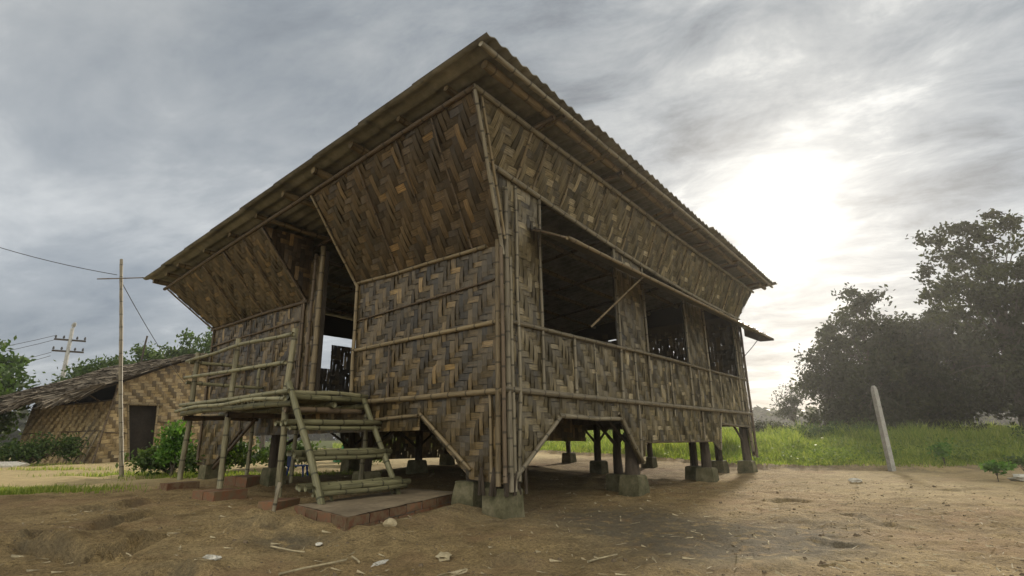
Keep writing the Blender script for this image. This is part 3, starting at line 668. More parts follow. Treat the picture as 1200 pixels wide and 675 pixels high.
# brick piers under the platform posts
names = ['single soil-caked red brick under the rail post beside the stair', 'two red bricks under the middle rail post of the landing', 'flat red brick under the outermost rail post of the landing', 'red bricks under the rear rail post beside the house wall']
def brick_pile(x, y, g, rot, label, n, size=(.24, .115, .10)):
    wx, wy, _ = HW(x, y); th = tag(empty('brick_pier', (wx, wy, g), YAW + rot), label, 'brick pier', 'brick piers under the landing posts')
    for k in range(n):
        b = MB(); ox = (k - (n - 1) / 2) * (size[1] * 2 + .012)
        b.box((-size[0], ox - size[1], -.12), (size[0], ox + size[1], size[2] + random.uniform(-.01, .01)), .008); b.build('brick', 'brick', th)
for (x, y, g), lb, n, ro in zip(pier_spots[:4], names, (1, 2, 1, 2), (.5, .15, .1, .3)): brick_pile(x, y, g, ro, lb, n)
# landing slab
QD = [(-1.72, .38), (.55, 1.18), (.62, 2.2), (-1.42, 1.72)]; ZT = .21
wx, wy, _ = HW(-.5, 1.3); slab = tag(empty('brick_landing', (wx, wy, .0), YAW), 'low red brick landing with grey cement top at the foot of the stair', 'landing slab')
def QP(u, v, z): 
    p = np.array(QD[0]) * (1 - u) * (1 - v) + np.array(QD[1]) * u * (1 - v) + np.array(QD[2]) * u * v + np.array(QD[3]) * (1 - u) * v
    return (p[0] + .5, p[1] - 1.3, z)
def qbox(b, u0, u1, v0, v1, z0, z1, j=.006):
    vs = [Vector(QP(u, v, z)) + Vector([random.uniform(-j, j) for _ in 'xyz']) for z in (z0, z1) for v in (v0, v1) for u in (u0, u1)]
    b.idx(vs, [(0, 2, 3, 1), (4, 5, 7, 6), (0, 1, 5, 4), (1, 3, 7, 5), (3, 2, 6, 7), (2, 0, 4, 6)], None, (random.random(),) * 3)
b = MB()
for cse in range(2):
    z0, z1 = .035 + cse * .088, .115 + cse * .088
    for k in range(7):
        o = .0 if cse else .07
        qbox(b, max(0, k / 7 - o + .004), min(1, (k + 1) / 7 - o - .004), 0, .12, z0, z1); qbox(b, max(0, k / 7 - o + .004), min(1, (k + 1) / 7 - o - .004), .88, 1, z0, z1)
    for k in range(4):
        qbox(b, -.01, .055, .0 + k / 4 + .008, (k + 1) / 4 - .008, z0, z1 + .002); qbox(b, .945, 1.01, .0 + k / 4 + .008, (k + 1) / 4 - .008, z0, z1 + .002)
b.build('brick_course', 'brick', slab)
b = MB(); qbox(b, .012, .988, .012, .988, -.08, .195, 0); b.build('mortar_core', 'mortar', slab)
b = MB(); n = 14; vs = []
for j in range(n + 1):
    for i in range(n + 1):
        u, v = i / n, j / n; e = 0.006 if 0 < i < n and 0 < j < n else 0
        vs.append(QP(.004 + u * .99, .004 + v * .99, .212 + e + random.uniform(-.003, .004)))
b.idx(vs, [(j * (n + 1) + i, j * (n + 1) + i + 1, (j + 1) * (n + 1) + i + 1, (j + 1) * (n + 1) + i) for j in range(n) for i in range(n)])
b.build('cement_top', 'cement', slab, True)

# ------------------------------------------------------------------ GROUND
def grid_lines(spec):
    L = [spec[0][0]]
    for lo, hi, st0, st1 in spec:
        x = L[-1]
        while x < hi - 1e-6:
            t = (x - lo) / max(hi - lo, 1e-6); x = min(hi, x + st0 + (st1 - st0) * t); L.append(x)
    return np.array(L)
gx = grid_lines([(0, 6.5, .038, .045), (6.5, 16, .06, .16), (16, 40, .3, 1.0), (40, 195, 2, 12)]); gx = np.concatenate([-gx[::-1][:-1], gx])
gy = grid_lines([(-50, 0, 5, 1), (0, 3.2, .6, .1), (3.2, 6.0, .026, .03), (6.0, 8.5, .035, .045), (8.5, 16, .05, .12), (16, 32, .15, .6), (32, 200, 1, 10)])
X, Y = np.meshgrid(gx, gy); Z = ground_z(X, Y); ny_, nx_ = X.shape
me = bpy.data.meshes.new('ground'); me.vertices.add(X.size); me.vertices.foreach_set('co', np.stack([X, Y, Z], -1).astype(np.float32).ravel())
ii = (np.arange(ny_ - 1)[:, None] * nx_ + np.arange(nx_ - 1)[None]).ravel(); q = np.stack([ii, ii + 1, ii + nx_ + 1, ii + nx_], 1).astype(np.int32)
me.loops.add(q.size); me.loops.foreach_set('vertex_index', q.ravel()); me.polygons.add(len(q)); me.polygons.foreach_set('loop_start', np.arange(0, q.size, 4, dtype=np.int32)); me.polygons.foreach_set('loop_total', np.full(len(q), 4, np.int32))
me.update(calc_edges=True); me.polygons.foreach_set('use_smooth', np.ones(len(q), bool))
HX = (X - CORNER[0]) * ER[0] + (Y - CORNER[1]) * ER[1]; HY = (X - CORNER[0]) * EL[0] + (Y - CORNER[1]) * EL[1]
dfield = (Y - np.interp(X, BX, BY)) * .85 + fbm(X * .7, Y * .7, 3, 3) * .9
zone = np.ones((X.size, 4), np.float32)
zone[:, 0] = sstep(dfield, -.05, .8).ravel()
mud_shade = np.exp(-(((X - 2.1) * .8 + (Y - 5.2) * .55) / 1.25) ** 2 - (((X - 2.1) * -.55 + (Y - 5.2) * .8) / .6) ** 2) * 1.2
for pts, dep in SCARPS: mud_shade = mud_shade + (.55 if pts[0][0] < -1 else .38) * scarp(X, Y, pts, dep)[1]  # scarps darkened: damp soil plus overhang shade painted into the colour
mud_shade += .55 * np.exp(-((dfield + .1) / .35) ** 2) * (fbm(X * 1.1, Y * 1.1, 3, 52) > -.05)
mud_shade += .9 * np.exp(-((X + 1.9) / .35) ** 2 - ((Y - 4.98) / .16) ** 2) + .55 * np.exp(-(np.hypot(HX - .2, HY - .9) / 1.6) ** 2)
mud_shade += .9 * np.exp(-(np.hypot((X - 1.45) * .9, (Y - 5.9) * .55) / .75) ** 2) + .8 * np.exp(-(np.hypot((X - 1.95) * .8, Y - 4.6) / .5) ** 2) + .6 * np.exp(-(np.hypot(X - .95, (Y - 6.3) * .7) / .6) ** 2)
zone[:, 1] = np.clip(mud_shade, 0, 1).ravel()
sand = sstep(HY, 5, 9) * (1 - sstep(dfield, -3, 0)) + .45 * sstep(HX, 2, 7) * sstep(-HY, .5, 2.5) + .8 * np.exp(-((X - 1.75) / .5) ** 2 - ((Y - 4.2) / .14) ** 2)
zone[:, 2] = np.clip(sand + fbm(X * .5, Y * .8, 3, 8) * .6 * (sand > .05), 0, 1).ravel()
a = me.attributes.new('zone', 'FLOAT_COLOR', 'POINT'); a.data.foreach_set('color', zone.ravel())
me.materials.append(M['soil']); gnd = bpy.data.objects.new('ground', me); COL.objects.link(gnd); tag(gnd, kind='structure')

# ------------------------------------------------------------------ VEGETATION
def leaf_quads(cen, size, flat=.0, asp=.5, up=None):
    n = len(cen); d = rng.normal(size=(n, 3)); d /= np.linalg.norm(d, axis=1)[:, None]
    if up is not None: d = d + np.array([0, 0, up]); d /= np.linalg.norm(d, axis=1)[:, None]
    e = rng.normal(size=(n, 3)); s = np.cross(d, e); s /= np.linalg.norm(s, axis=1)[:, None] + 1e-9
    size = size * rng.uniform(.6, 1.3, n)
    L = d * size[:, None]; W = s * (size * asp)[:, None]
    return np.stack([cen - L * .5, cen + W * .5, cen + L * .5, cen - W * .5], 1).reshape(-1, 3)
def tree(name, base, lobes, nclump, per, lsize, mat, label, cat='tree', trunk_r=.2, group=None, clump_r=.55, lean=(0, 0), trunk_h=.4, shell=.5, up=None):
    """lobes: (dx, dy, z, rx, rz) ellipsoids in metres above the base"""
    bz = gz(base[0], base[1]); th = tag(empty(name, (base[0], base[1], bz)), label, cat, group)
    vol = np.array([l[3] ** 2 * l[4] for l in lobes]) ** .8; vol /= vol.sum()
    cl = []
    for _ in range(nclump):
        l = lobes[rng.choice(len(lobes), p=vol)]
        d = rng.normal(size=3); d /= np.linalg.norm(d); rr = (shell + (1 - shell) * rng.random()) if rng.random() < .75 else rng.random() * .6
        rr *= rng.uniform(.85, 1.08)
        cl.append((l[0] + d[0] * l[3] * rr, l[1] + d[1] * l[3] * rr, max(.25, l[2] + d[2] * l[4] * rr)))
    cl = np.array(cl)
    per_n = (per * rng.uniform(.4, 1.4, nclump)).astype(int); tot = per_n.sum()
    rad = np.repeat(clump_r * rng.uniform(.6, 1.3, nclump), per_n)[:, None]
    off = rng.normal(size=(tot, 3)) * rad * np.array([.55, .55, .38])
    cen = np.repeat(cl, per_n, 0) + off
    tone = np.repeat(rng.random(nclump), per_n) * .5 + rng.random(tot) * .5
    raw_mesh('crown', leaf_quads(cen, lsize, up=up), 4, tone, mat, th)
    b = MB(); H = max(l[2] for l in lobes); top = (lean[0] * H, lean[1] * H, H * .85)
    pts = bent((0, 0, -.15), top, .02, seg=8); b.tube(pts, [trunk_r * (1.25 - .95 * (i / 8) ** .8) for i in range(9)], 9)
    sel = rng.choice(nclump, min(nclump, 46), replace=False)
    for i in sel:
        c = Vector(cl[i]); k = min(7, max(1, int(8 * min(.95, max(trunk_h, c.z / H * .62)))))
        st = Vector(pts[k]); mid = st.lerp(c, .5) + Vector((0, 0, .12 * (c - st).length))
        r0 = trunk_r * .32 * random.uniform(.6, 1.1); b.tube([st, st.lerp(mid, .6), mid, c], [r0, r0 * .75, r0 * .55, r0 * .15], 5)
    b.build('trunk', 'bark', th, True); return th
def dirpt(az, dist): a = R(az); return (math.sin(a) * dist, math.cos(a) * dist)
# az of pixel columns: 1150->41.7  1000->32.5  945->28.8 ...
RT = 'trees across the field'
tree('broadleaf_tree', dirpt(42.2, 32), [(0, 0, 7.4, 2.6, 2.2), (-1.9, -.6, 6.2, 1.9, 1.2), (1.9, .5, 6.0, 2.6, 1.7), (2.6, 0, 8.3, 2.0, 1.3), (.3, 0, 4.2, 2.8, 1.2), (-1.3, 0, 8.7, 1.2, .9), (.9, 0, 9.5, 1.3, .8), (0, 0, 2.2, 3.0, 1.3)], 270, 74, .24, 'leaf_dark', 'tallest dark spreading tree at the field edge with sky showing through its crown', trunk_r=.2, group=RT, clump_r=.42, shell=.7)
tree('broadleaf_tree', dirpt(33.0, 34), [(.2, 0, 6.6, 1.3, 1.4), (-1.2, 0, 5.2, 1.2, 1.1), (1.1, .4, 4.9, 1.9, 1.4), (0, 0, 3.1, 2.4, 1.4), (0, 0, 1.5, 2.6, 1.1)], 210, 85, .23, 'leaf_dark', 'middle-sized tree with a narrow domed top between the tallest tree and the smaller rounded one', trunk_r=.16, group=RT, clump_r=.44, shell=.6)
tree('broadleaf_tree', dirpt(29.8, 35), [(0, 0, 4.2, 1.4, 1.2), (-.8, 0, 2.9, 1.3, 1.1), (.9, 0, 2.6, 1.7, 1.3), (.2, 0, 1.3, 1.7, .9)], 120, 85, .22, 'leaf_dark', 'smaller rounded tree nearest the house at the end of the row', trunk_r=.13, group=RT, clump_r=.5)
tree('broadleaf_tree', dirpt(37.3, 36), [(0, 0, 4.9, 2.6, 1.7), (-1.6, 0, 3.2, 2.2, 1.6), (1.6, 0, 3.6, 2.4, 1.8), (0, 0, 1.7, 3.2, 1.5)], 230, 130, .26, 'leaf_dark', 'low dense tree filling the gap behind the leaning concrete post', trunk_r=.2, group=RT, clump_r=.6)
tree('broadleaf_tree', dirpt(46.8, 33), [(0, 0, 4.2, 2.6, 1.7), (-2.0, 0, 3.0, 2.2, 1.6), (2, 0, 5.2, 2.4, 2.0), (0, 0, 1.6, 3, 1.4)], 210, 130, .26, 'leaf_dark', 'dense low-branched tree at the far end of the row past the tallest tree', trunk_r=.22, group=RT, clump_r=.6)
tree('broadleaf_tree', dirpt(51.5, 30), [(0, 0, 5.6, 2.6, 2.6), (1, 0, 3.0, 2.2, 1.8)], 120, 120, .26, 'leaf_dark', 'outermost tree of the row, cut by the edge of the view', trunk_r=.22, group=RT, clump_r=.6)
tree('sapling', dirpt(26.6, 42), [(0, 0, 2.4, .9, 1.0), (-.6, 0, 1.7, .8, .7)], 45, 60, .15, 'leaf_dark', 'small open sapling between the house end and the row of trees', trunk_r=.07, clump_r=.4)
for k, (az, d, s, lb) in enumerate([(27.6, 26, .75, 'low rounded green bush in the field close to the house end'), (30.5, 27, .9, 'wide green bush below the smaller rounded tree'), (33.8, 28, .8, 'dull green bush beneath the domed tree'), (39.0, 27.5, .7, 'low bush at the foot of the dense tree behind the concrete post'), (44.2, 25, .9, 'bright weedy bush at the right end of the field under the tall trees'), (24.4, 30, .8, 'low bush glimpsed behind the far corner of the house')]):
    tree('bush', dirpt(az, d), [(0, 0, .5 * s, 1.3 * s, .55 * s), (.8 * s, 0, .4 * s, .9 * s, .45 * s), (-.9 * s, .2, .4 * s, .8 * s, .4 * s)], 50, 60, .11, 'leaf_mid' if k in (0, 1, 4) else 'leaf_dark', lb, 'bush', trunk_r=.05, group='bushes in the field', clump_r=.3)
LT = 'trees behind the small hut'
tree('broadleaf_tree', dirpt(-46.0, 31), [(0, 0, 3.6, 2.4, 1.5), (-1.6, 0, 2.8, 1.9, 1.5), (1.6, 0, 2.6, 2.0, 1.4), (.4, 0, 1.6, 2.6, 1.2)], 190, 80, .24, 'leaf_mid', 'broad leafy tree behind the left end of the thatched roof', trunk_r=.2, group=LT, clump_r=.55)
tree('broadleaf_tree', dirpt(-48.5, 27), [(0, 0, 2.8, 2.2, 1.4), (.8, 0, 1.5, 2.0, 1.3)], 120, 80, .22, 'leaf_dark', 'dark leafy tree beyond the left side of the small hut', trunk_r=.18, group=LT, clump_r=.5)
tree('broadleaf_tree', dirpt(-36.6, 35), [(0, 0, 4.0, 1.3, 1.0), (-1.3, 0, 3.6, 1.3, 1.0), (1.2, 0, 3.7, 1.2, .9)], 110, 75, .22, 'leaf_mid', 'rounded tree between the utility pole and the ridge of the hut', trunk_r=.16, group=LT, clump_r=.5)
tree('broadleaf_tree', dirpt(-33.8, 38), [(0, 0, 5.3, 1.1, .7), (-1.1, 0, 4.8, .9, .6), (.9, 0, 4.9, .8, .6)], 50, 60, .22, 'leaf_mid', 'thin-crowned tree rising over the ridge of the thatched hut', trunk_r=.12, group=LT, clump_r=.45)
tree('broadleaf_tree', dirpt(-29.6, 36), [(.2, 0, 6.1, 1.5, .6), (-1.5, 0, 5.6, 1.0, .5), (1.6, 0, 5.7, 1.2, .6), (0, 0, 4.6, 1.6, .8)], 75, 60, .24, 'leaf_mid', 'feathery tree between the hut gable and the big house', trunk_r=.12, group=LT, clump_r=.5)
tree('broadleaf_tree', dirpt(-24.0, 42), [(0, 0, 3.6, 2.4, 1.3), (2, 0, 3, 2, 1.2)], 110, 70, .24, 'leaf_dark', 'dark tree hidden behind the big house', trunk_r=.18, group=LT, clump_r=.6)
# shrubs by the huts
def hutpt(x, y): p = HW(x, y); return (p[0], p[1])
tree('shrub', (-6.75, 11.3), [(0, 0, .78, .22, .26), (-.08, 0, .46, .24, .22), (.05, 0, .62, .22, .2)], 40, 42, .10, 'leaf_bright', 'bright green leafy shrub standing left of the landing', 'shrub', .035, clump_r=.16)
tree('shrub', (-6.05, 11.35), [(0, 0, .34, .42, .26), (.35, 0, .5, .28, .34), (-.3, 0, .26, .3, .2)], 52, 42, .085, 'leaf_mid', 'dull green bush against the left end of the big house', 'shrub', .03, clump_r=.17)
tree('shrub', (-14.6, 17.2), [(0, 0, .5, .6, .36), (.8, .3, .5, .5, .36), (-.6, -.1, .4, .45, .3)], 70, 46, .12, 'leaf_mid', 'low dark shrub along the side wall of the thatched hut', 'shrub', .04, clump_r=.24)
for k, (x, y, s, lb) in enumerate([(1.4, 9.6, 1.0, 'leafy plant seen under the landing, nearest its front post'), (3.0, 9.8, .9, 'leafy plant seen through the stilts behind the stair'), (5.2, 9.6, .8, 'low plant beyond the house seen below its floor behind the blue chair'), (.0, 9.0, .9, 'leafy plant beside the rear post of the landing')]):
    p = hutpt(x, y); tree('shrub', p, [(0, 0, .42 * s, .55 * s, .36 * s), (.5 * s, 0, .35 * s, .42 * s, .3 * s), (-.45 * s, 0, .3 * s, .4 * s, .28 * s)], 55, 42, .11, 'leaf_mid', lb, 'shrub', .03, 'plants behind the big house', clump_r=.2)
tree('weed', (8.75, 10.5), [(0, 0, .2, .22, .14), (.12, 0, .14, .2, .1)], 14, 26, .10, 'leaf_bright', 'small bright weed on the dirt beside a heap of pale rubbish', 'weed', .012, clump_r=.1)
tree('weed', (10.4, 13.9), [(0, 0, .34, .22, .28)], 14, 26, .09, 'leaf_bright', 'tall pale weed at the grass edge beside the concrete post', 'weed', .012, clump_r=.14)
tree('weed', (10.5, 11.9), [(0, 0, .22, .3, .14)], 14, 26, .09, 'leaf_mid', 'dark low weed at the edge of the field grass', 'weed', .012, clump_r=.12)
# grass: blades as stuff
def blades(name, pts, hgt, wid, mat, label, seed=0):
    n = len(pts); z = ground_z(pts[:, 0], pts[:, 1]); ang = rng.uniform(0, 2 * np.pi, n); ln = rng.uniform(.05, .55, n) * hgt
    la = rng.uniform(0, 2 * np.pi, n)
    base = np.stack([pts[:, 0], pts[:, 1], z - .01], 1); w = np.stack([np.cos(ang), np.sin(ang), np.zeros(n)], 1) * (wid * .5)[:, None]
    mid = base + np.stack([np.cos(la) * ln * .35, np.sin(la) * ln * .35, hgt * .6], 1); tip = base + np.stack([np.cos(la) * ln, np.sin(la) * ln, hgt], 1)
    v = np.concatenate([np.stack([base - w, base + w, mid + w * .7, mid - w * .7], 1), np.stack([mid - w * .7, mid + w * .7, tip + w * .1, tip - w * .1], 1)], 0).reshape(-1, 3)
    t = np.clip(rng.random(n) * .7 + (fbm(pts[:, 0] * .5, pts[:, 1] * .5, 3, 9) + .5) * .4 - .1, 0, 1)
    o = raw_mesh(name, v, 4, np.concatenate([t, t]), mat); tag(o, label, 'grass', kind='stuff'); return o
n = 420000
yy = 12 + 34 * rng.random(n) ** 1.7; xx = rng.uniform(-.32, 1.35, n) * yy
d = (yy - np.interp(xx, BX, BY)) * .85 + fbm(xx * .7, yy * .7, 3, 3) * .9
keep = (d > .05) & (rng.random(n) < (.25 + .75 * sstep(d, 0, 1.0))); xx, yy, d = xx[keep], yy[keep], d[keep]
patch = fbm(xx * .35, yy * .35, 3, 61) + .5; patch2 = fbm(xx * 1.3, yy * 1.3, 2, 64) + .5
hgt = (.08 + .16 * sstep(d, .2, 2.5) + .30 * sstep(patch, .5, .75) * sstep(d, .3, 2) + .28 * sstep(patch2, .56, .75) * sstep(d, .1, 1)) * rng.uniform(.45, 1.25, len(xx))
blades('field_grass', np.stack([xx, yy], 1), hgt, .012 + .0011 * yy, 'grass', 'tall green and yellowing grass covering the field beyond the dirt')
pl = []
for (cx, cy, rx, ry, k) in [(-7.7, 8.7, 1.5, .35, 5000), (-8.3, 12.3, 1.6, .3, 900), (-6.3, 11.5, 1.3, .25, 1100), (-5.0, 12.3, 1.6, .4, 1200), (-15.5, 16.6, 2.5, .3, 1500), (-11.2, 14, 1.5, .2, 500)]:
    pl.append(np.stack([rng.normal(cx, rx * .5, k), rng.normal(cy, ry * .6, k)], 1))
pl = np.concatenate(pl); blades('yard_grass', pl, rng.uniform(.03, .12, len(pl)), np.full(len(pl), .014), 'grass', 'short patches of grass on the sandy yard')
nc = 520; cy_ = 13 + 22 * rng.random(nc) ** 1.5; cx_ = rng.uniform(-.25, 1.3, nc) * cy_; dd_ = (cy_ - np.interp(cx_, BX, BY)) * .85 + fbm(cx_ * .7, cy_ * .7, 3, 3) * .9
m_ = dd_ > .25; cx_, cy_ = cx_[m_], cy_[m_]; sz_ = rng.uniform(.12, .45, len(cx_)); cz_ = ground_z(cx_, cy_); rp = 70
off_ = rng.normal(size=(len(cx_) * rp, 3)) * np.repeat(sz_, rp)[:, None] * np.array([.6, .6, .45])
cen_ = np.stack([np.repeat(cx_, rp), np.repeat(cy_, rp), np.repeat(cz_ + sz_ * .55, rp)], 1) + off_
o = raw_mesh('field_weeds', leaf_quads(cen_, .085), 4, np.clip(np.repeat(rng.random(len(cx_)), rp) * .6 + rng.random(len(cen_)) * .4, 0, 1), 'leaf_weed'); tag(o, 'leafy green weeds scattered through the field grass', 'weeds', kind='stuff')
# far woods
def woods(name, az0, az1, dist, h, n, label):
    az = np.radians(rng.uniform(az0, az1, n)); dd = dist * rng.uniform(.95, 1.15, n)
    hh = h * (.55 + .45 * (fbm(np.degrees(az) * .35, az * 0, 4, 71) + .5) * 1.3)
    cen = np.stack([np.sin(az) * dd, np.cos(az) * dd, .5 + hh * rng.random(n) ** .8], 1)
    o = raw_mesh(name, leaf_quads(cen, 1.5, asp=.7), 4, rng.random(n), 'leaf_dark'); tag(o, label, 'woods', kind='stuff')
woods('far_woods', -75, 70, 120, 6.5, 26000, 'far dark line of woods along the horizon')

# ------------------------------------------------------------------ SMALL THATCHED HUT
H2 = np.array([-13.2, 17.85]); Y2 = R(60); h2z = gz(-12.6, 18.8)
hut = tag(empty('thatched_hut', (H2[0], H2[1], h2z), Y2), 'small tan woven hut with shaggy thatched roof and a dark doorway', 'hut')
GW, SLn, WH, AP = 5.7, 6.0, 2.10, 3.72
n2 = (0, -1, 0)
mb = MB(); fg = lambda a, b: (a + .17 * 0, -0.10 * b / 2 + .0 + .0, b)
fg = lambda a, b: (a, .04 * b, b)
dl, dr, dh = 1.04, 1.76, 1.86
def rake(a): return WH + .22 + (AP - WH - .22) * (1 - abs(a - GW / 2) / (GW / 2))
weave(mb, [(0, 0), (dl, 0), (dl - .28, dh), (.3, dh)], fg, n2, cell=.115, run=2, split=.38, bias=-.05, seed=101); weave(mb, [(dr, 0), (GW, 0), (GW - .15, dh), (dr - .05, dh)], fg, n2, cell=.115, run=2, split=.38, bias=-.05, seed=102)
weave(mb, [(.3, dh), (GW - .15, dh), (GW - .2, rake(GW - .2)), (GW / 2, AP), (.34, rake(.34))], fg, n2, cell=.115, run=2, split=.38, bias=-.05, seed=103)
gw = tag(mb.build('wall', 'weave_tan', hut), 'gable wall with the doorway')
mb = MB(); fs2 = lambda a, b: (.15 * b, a, b)
weave(mb, [(0, 0), (SLn, 0), (SLn, WH - .12), (0, WH - .12)], fs2, (-1, 0, 0), cell=.115, run=2, split=.38, bias=.12, seed=104); sw = tag(mb.build('wall', 'weave_tan', hut), 'long side wall under the thatch')  # strips lightened on this wall to offset the shade of the eave
mb = MB(); dk = MB(); mb.face([(GW, .05, 0), (GW, SLn, 0), (GW - .2, SLn, WH), (GW - .2, .05, WH)]); mb.face([(0, SLn, 0), (GW, SLn, 0), (GW - .2, SLn, WH), (GW / 2, SLn, AP), (.3, SLn, WH)])
dk.face([(dl - .3, .35, 0), (dr + .3, .35, 0), (dr + .3, .35, 2.1), (dl - .4, .35, 2.1)]); mb.face([(GW - .2, .05, WH), (GW - .2, SLn, WH), (GW / 2, SLn, AP - .05), (GW / 2, .05, AP - .05)]); mb.build('rear_wall', 'dark_back', hut); dk.build('doorway_shade_sheet', 'dark_back', hut)  # dark sheet added behind the doorway, standing in for the shaded interior
def h2p(name, a, b, r, mat='bamboo', par=None): return pole(name, a, b, r, mat, par or hut, .006)
dfm = MB(); dfm.tube(bent((dl, -.03, 0), (dl - .28, .04, dh), .004), .03, 7); dfm.tube(bent((dr, -.03, 0), (dr - .05, .04, dh), .004), .035, 7); dfm.tube(bent((dl - .34, .03, dh), (dr + .1, .03, dh + .02), .004), .03, 7); dfm.tube(bent((dl, -.03, .04), (dr, -.03, .04), .004), .03, 7)
dfm.build('door_frame', 'bamboo', hut, True)
h2p('corner_pole', (-.02, -.03, 0), (.36, .06, 2.35), .035, 'bamboo_dark'); h2p('rail', (.2, .0, .95), (dl - .15, .0, .92), .016, 'bamboo_dark', gw); h2p('rail', (dr, 0, 1.3), (GW - .1, 0, 1.32), .018, 'bamboo_dark', gw); h2p('rail', (.3, .03, dh), (dl - .3, .03, dh), .016, 'bamboo_dark', gw); h2p('rail', (dr, 0, .7), (GW, 0, .7), .012, 'bamboo_dark', gw)
h2p('rail', (.13, .05, 1.0), (.13, SLn, 1.0), .02, 'bamboo_dark', sw); h2p('rail', (.28, .05, 1.98), (.28, SLn, 1.98), .025, 'bamboo_dark', sw); h2p('rail', (.06, .05, .5), (.06, SLn, .5), .012, 'bamboo_dark', sw)
h2p('eave_pole', (-.35, -.25, WH + .12), (-.35, SLn + .5, WH + .12), .03, 'bamboo_dark'); h2p('rake_pole', (GW / 2, -.22, AP + .02), (-.35, -.22, WH + .14), .03, 'bamboo_dark'); h2p('rake_pole', (GW / 2, -.22, AP + .02), (GW + .3, -.22, WH + .2), .03, 'bamboo_dark')
for y in (.9, 2.4, 4): h2p('eave_strut', (.3, y, 1.98), (-.25, y + .1, WH + .2), .022, 'bamboo_dark')
for k in range(3): h2p('leaning_pole', (-.25 - .1 * k, .15 + .28 * k, 0), (.12, .2 + .3 * k, 1.0 + .1 * k), .022, 'bamboo_grey')
# thatch: solid slopes plus loose leaf strands
ths = []; tcol = []
def thatch_pt(side, v, y):
    # v 0 at the ridge .. 1 at the eave
    ex = -.62 if side < 0 else GW + .45; ez = WH + .02 - .08 * math.sin(y * 1.7)
    x = GW / 2 + (ex - GW / 2) * v; z = AP + .10 + (ez - AP) * (v ** .93) + .03 * math.sin(y * 2.3 + v * 7)
    return np.array([x, y, z])
b = MB(); nv, nu = 14, 26
for side in (-1, 1):
    vs = []
    for j in range(nu + 1):
        for i in range(nv + 1):
            y = -.38 + (SLn + 2.6) * j / nu; p = thatch_pt(side, i / nv, y); 
            if y > SLn: p[2] -= (y - SLn) ** 1.5 * .16
            vs.append(tuple(p + np.array([0, 0, random.uniform(-.02, .02)])))
    b.idx(vs, [(j * (nv + 1) + i, j * (nv + 1) + i + 1, (j + 1) * (nv + 1) + i + 1, (j + 1) * (nv + 1) + i) for j in range(nu) for i in range(nv)], None, (.25, 0, 0))
    b.idx([(x, y, z - .09) for x, y, z in vs], [(j * (nv + 1) + i, (j + 1) * (nv + 1) + i, (j + 1) * (nv + 1) + i + 1, j * (nv + 1) + i + 1) for j in range(nu) for i in range(nv)], None, (.1, 0, 0))
for k in range(13000):
    side = -1 if k % 4 else 1; v = random.random() ** .9; y = -.42 + (SLn + 2.7) * random.random()
    if random.random() < .18: v = random.uniform(.88, 1.0)
    if random.random() < .1: y = random.uniform(-.45, -.3)
    L = random.uniform(.25, .6); p = thatch_pt(side, v, y); q = thatch_pt(side, v + L / 3.3, y + random.uniform(-.12, .12))
    if y > SLn: p[2] -= (y - SLn) ** 1.5 * .16; q[2] -= (y - SLn) ** 1.5 * .16
    if v + L / 3.3 > 1.02: q[2] -= random.uniform(0, .30)
    lift = np.array([0, 0, random.uniform(-.02, .10)]); w = np.array([0, random.uniform(.008, .03), random.uniform(-.025, .025)])
    b.face([p - w + .02 * lift, p + w, q + w * .5 + lift, q - w * .5 + lift], None, (random.random() * .8 + (.2 if random.random() < .2 else 0), 0, 0))
b.build('thatch_roof', 'thatch', hut)

# ------------------------------------------------------------------ POLES AND WIRES
def wire(name, a, b, sag, r, label, mat='wire'):
    m = MB(); m.tube(bent(a, b, 0, sag, 18), r, 5); o = m.build(name, mat, None, True); tag(o, label, 'wire'); return o
bx, by = -8.0, 11.75; bz = gz(bx, by)
bp = tag(empty('bamboo_mast', (bx, by, bz)), 'tall thin bamboo mast with a short crossbar in front of the hut', 'pole')
pole('mast', (0, 0, -.2), (-.98, .15, 4.75), .047, 'bamboo_grey', bp, .003, taper=.75); pole('crossbar', (-1.33, .0, 4.24), (-.36, .12, 4.29), .014, 'bamboo_dark', bp, .003)
wire('overhead_wire', (bx - .9, by, bz + 4.33), (-16.5, 12.3, 7.2), .28, .008, 'single thin wire sagging from the bamboo mast up toward the left')
wire('service_wire', (bx - .85, by + .1, bz + 4.2), (-12.0, 20.2, 2.95), .12, .009, 'thin wire dropping from the bamboo mast to the hut gable')
ux, uy = -25.4, 30.9; uz = gz(ux, uy)
up = tag(empty('utility_pole', (ux, uy, uz)), 'grey concrete utility pole with two crossarms behind the thatched roof', 'utility pole')
b = MB(); b.tube([(0, 0, -.2), (0, 0, 3.5), (.0, 0, 7.1)], [.14, .115, .085], 8); b.build('pole', 'concrete_light', up, True)
for z in (6.35, 5.7):
    b = MB(); b.box((-.72, -.05, z), (.72, .05, z + .09)); a = b.build('crossarm', 'wood_dark', up); a.rotation_euler = (0, 0, R(38))
    for x in (-.66, -.3, .3, .66):
        c = MB(); c.tube([(x, 0, z + .11), (x, 0, z + .16), (x, 0, z + .28)], [.03, .06, .035], 7); c.build('insulator', 'wire', a, True)
b = MB(); b.tube([(0, 0, 7.12), (.02, 0, 7.2), (.05, 0, 7.3), (.16, -.1, 7.36)], [.03, .10, .11, .07], 8); b.build('pole_cap', 'concrete_light', up, True)
for k, (dz, lb) in enumerate([(6.6, 'uppermost power line running left from the utility pole'), (6.35, 'second power line just below the uppermost one at the utility pole'), (5.65, 'third power line leaving the lower crossarm of the utility pole'), (5.45, 'lowest power line at the lower crossarm of the utility pole')]):
    wire('power_line', (ux - .6, uy - .4, uz + dz), (ux - 22, uy + 3 + k, uz + dz - .2), .9, .014, lb)
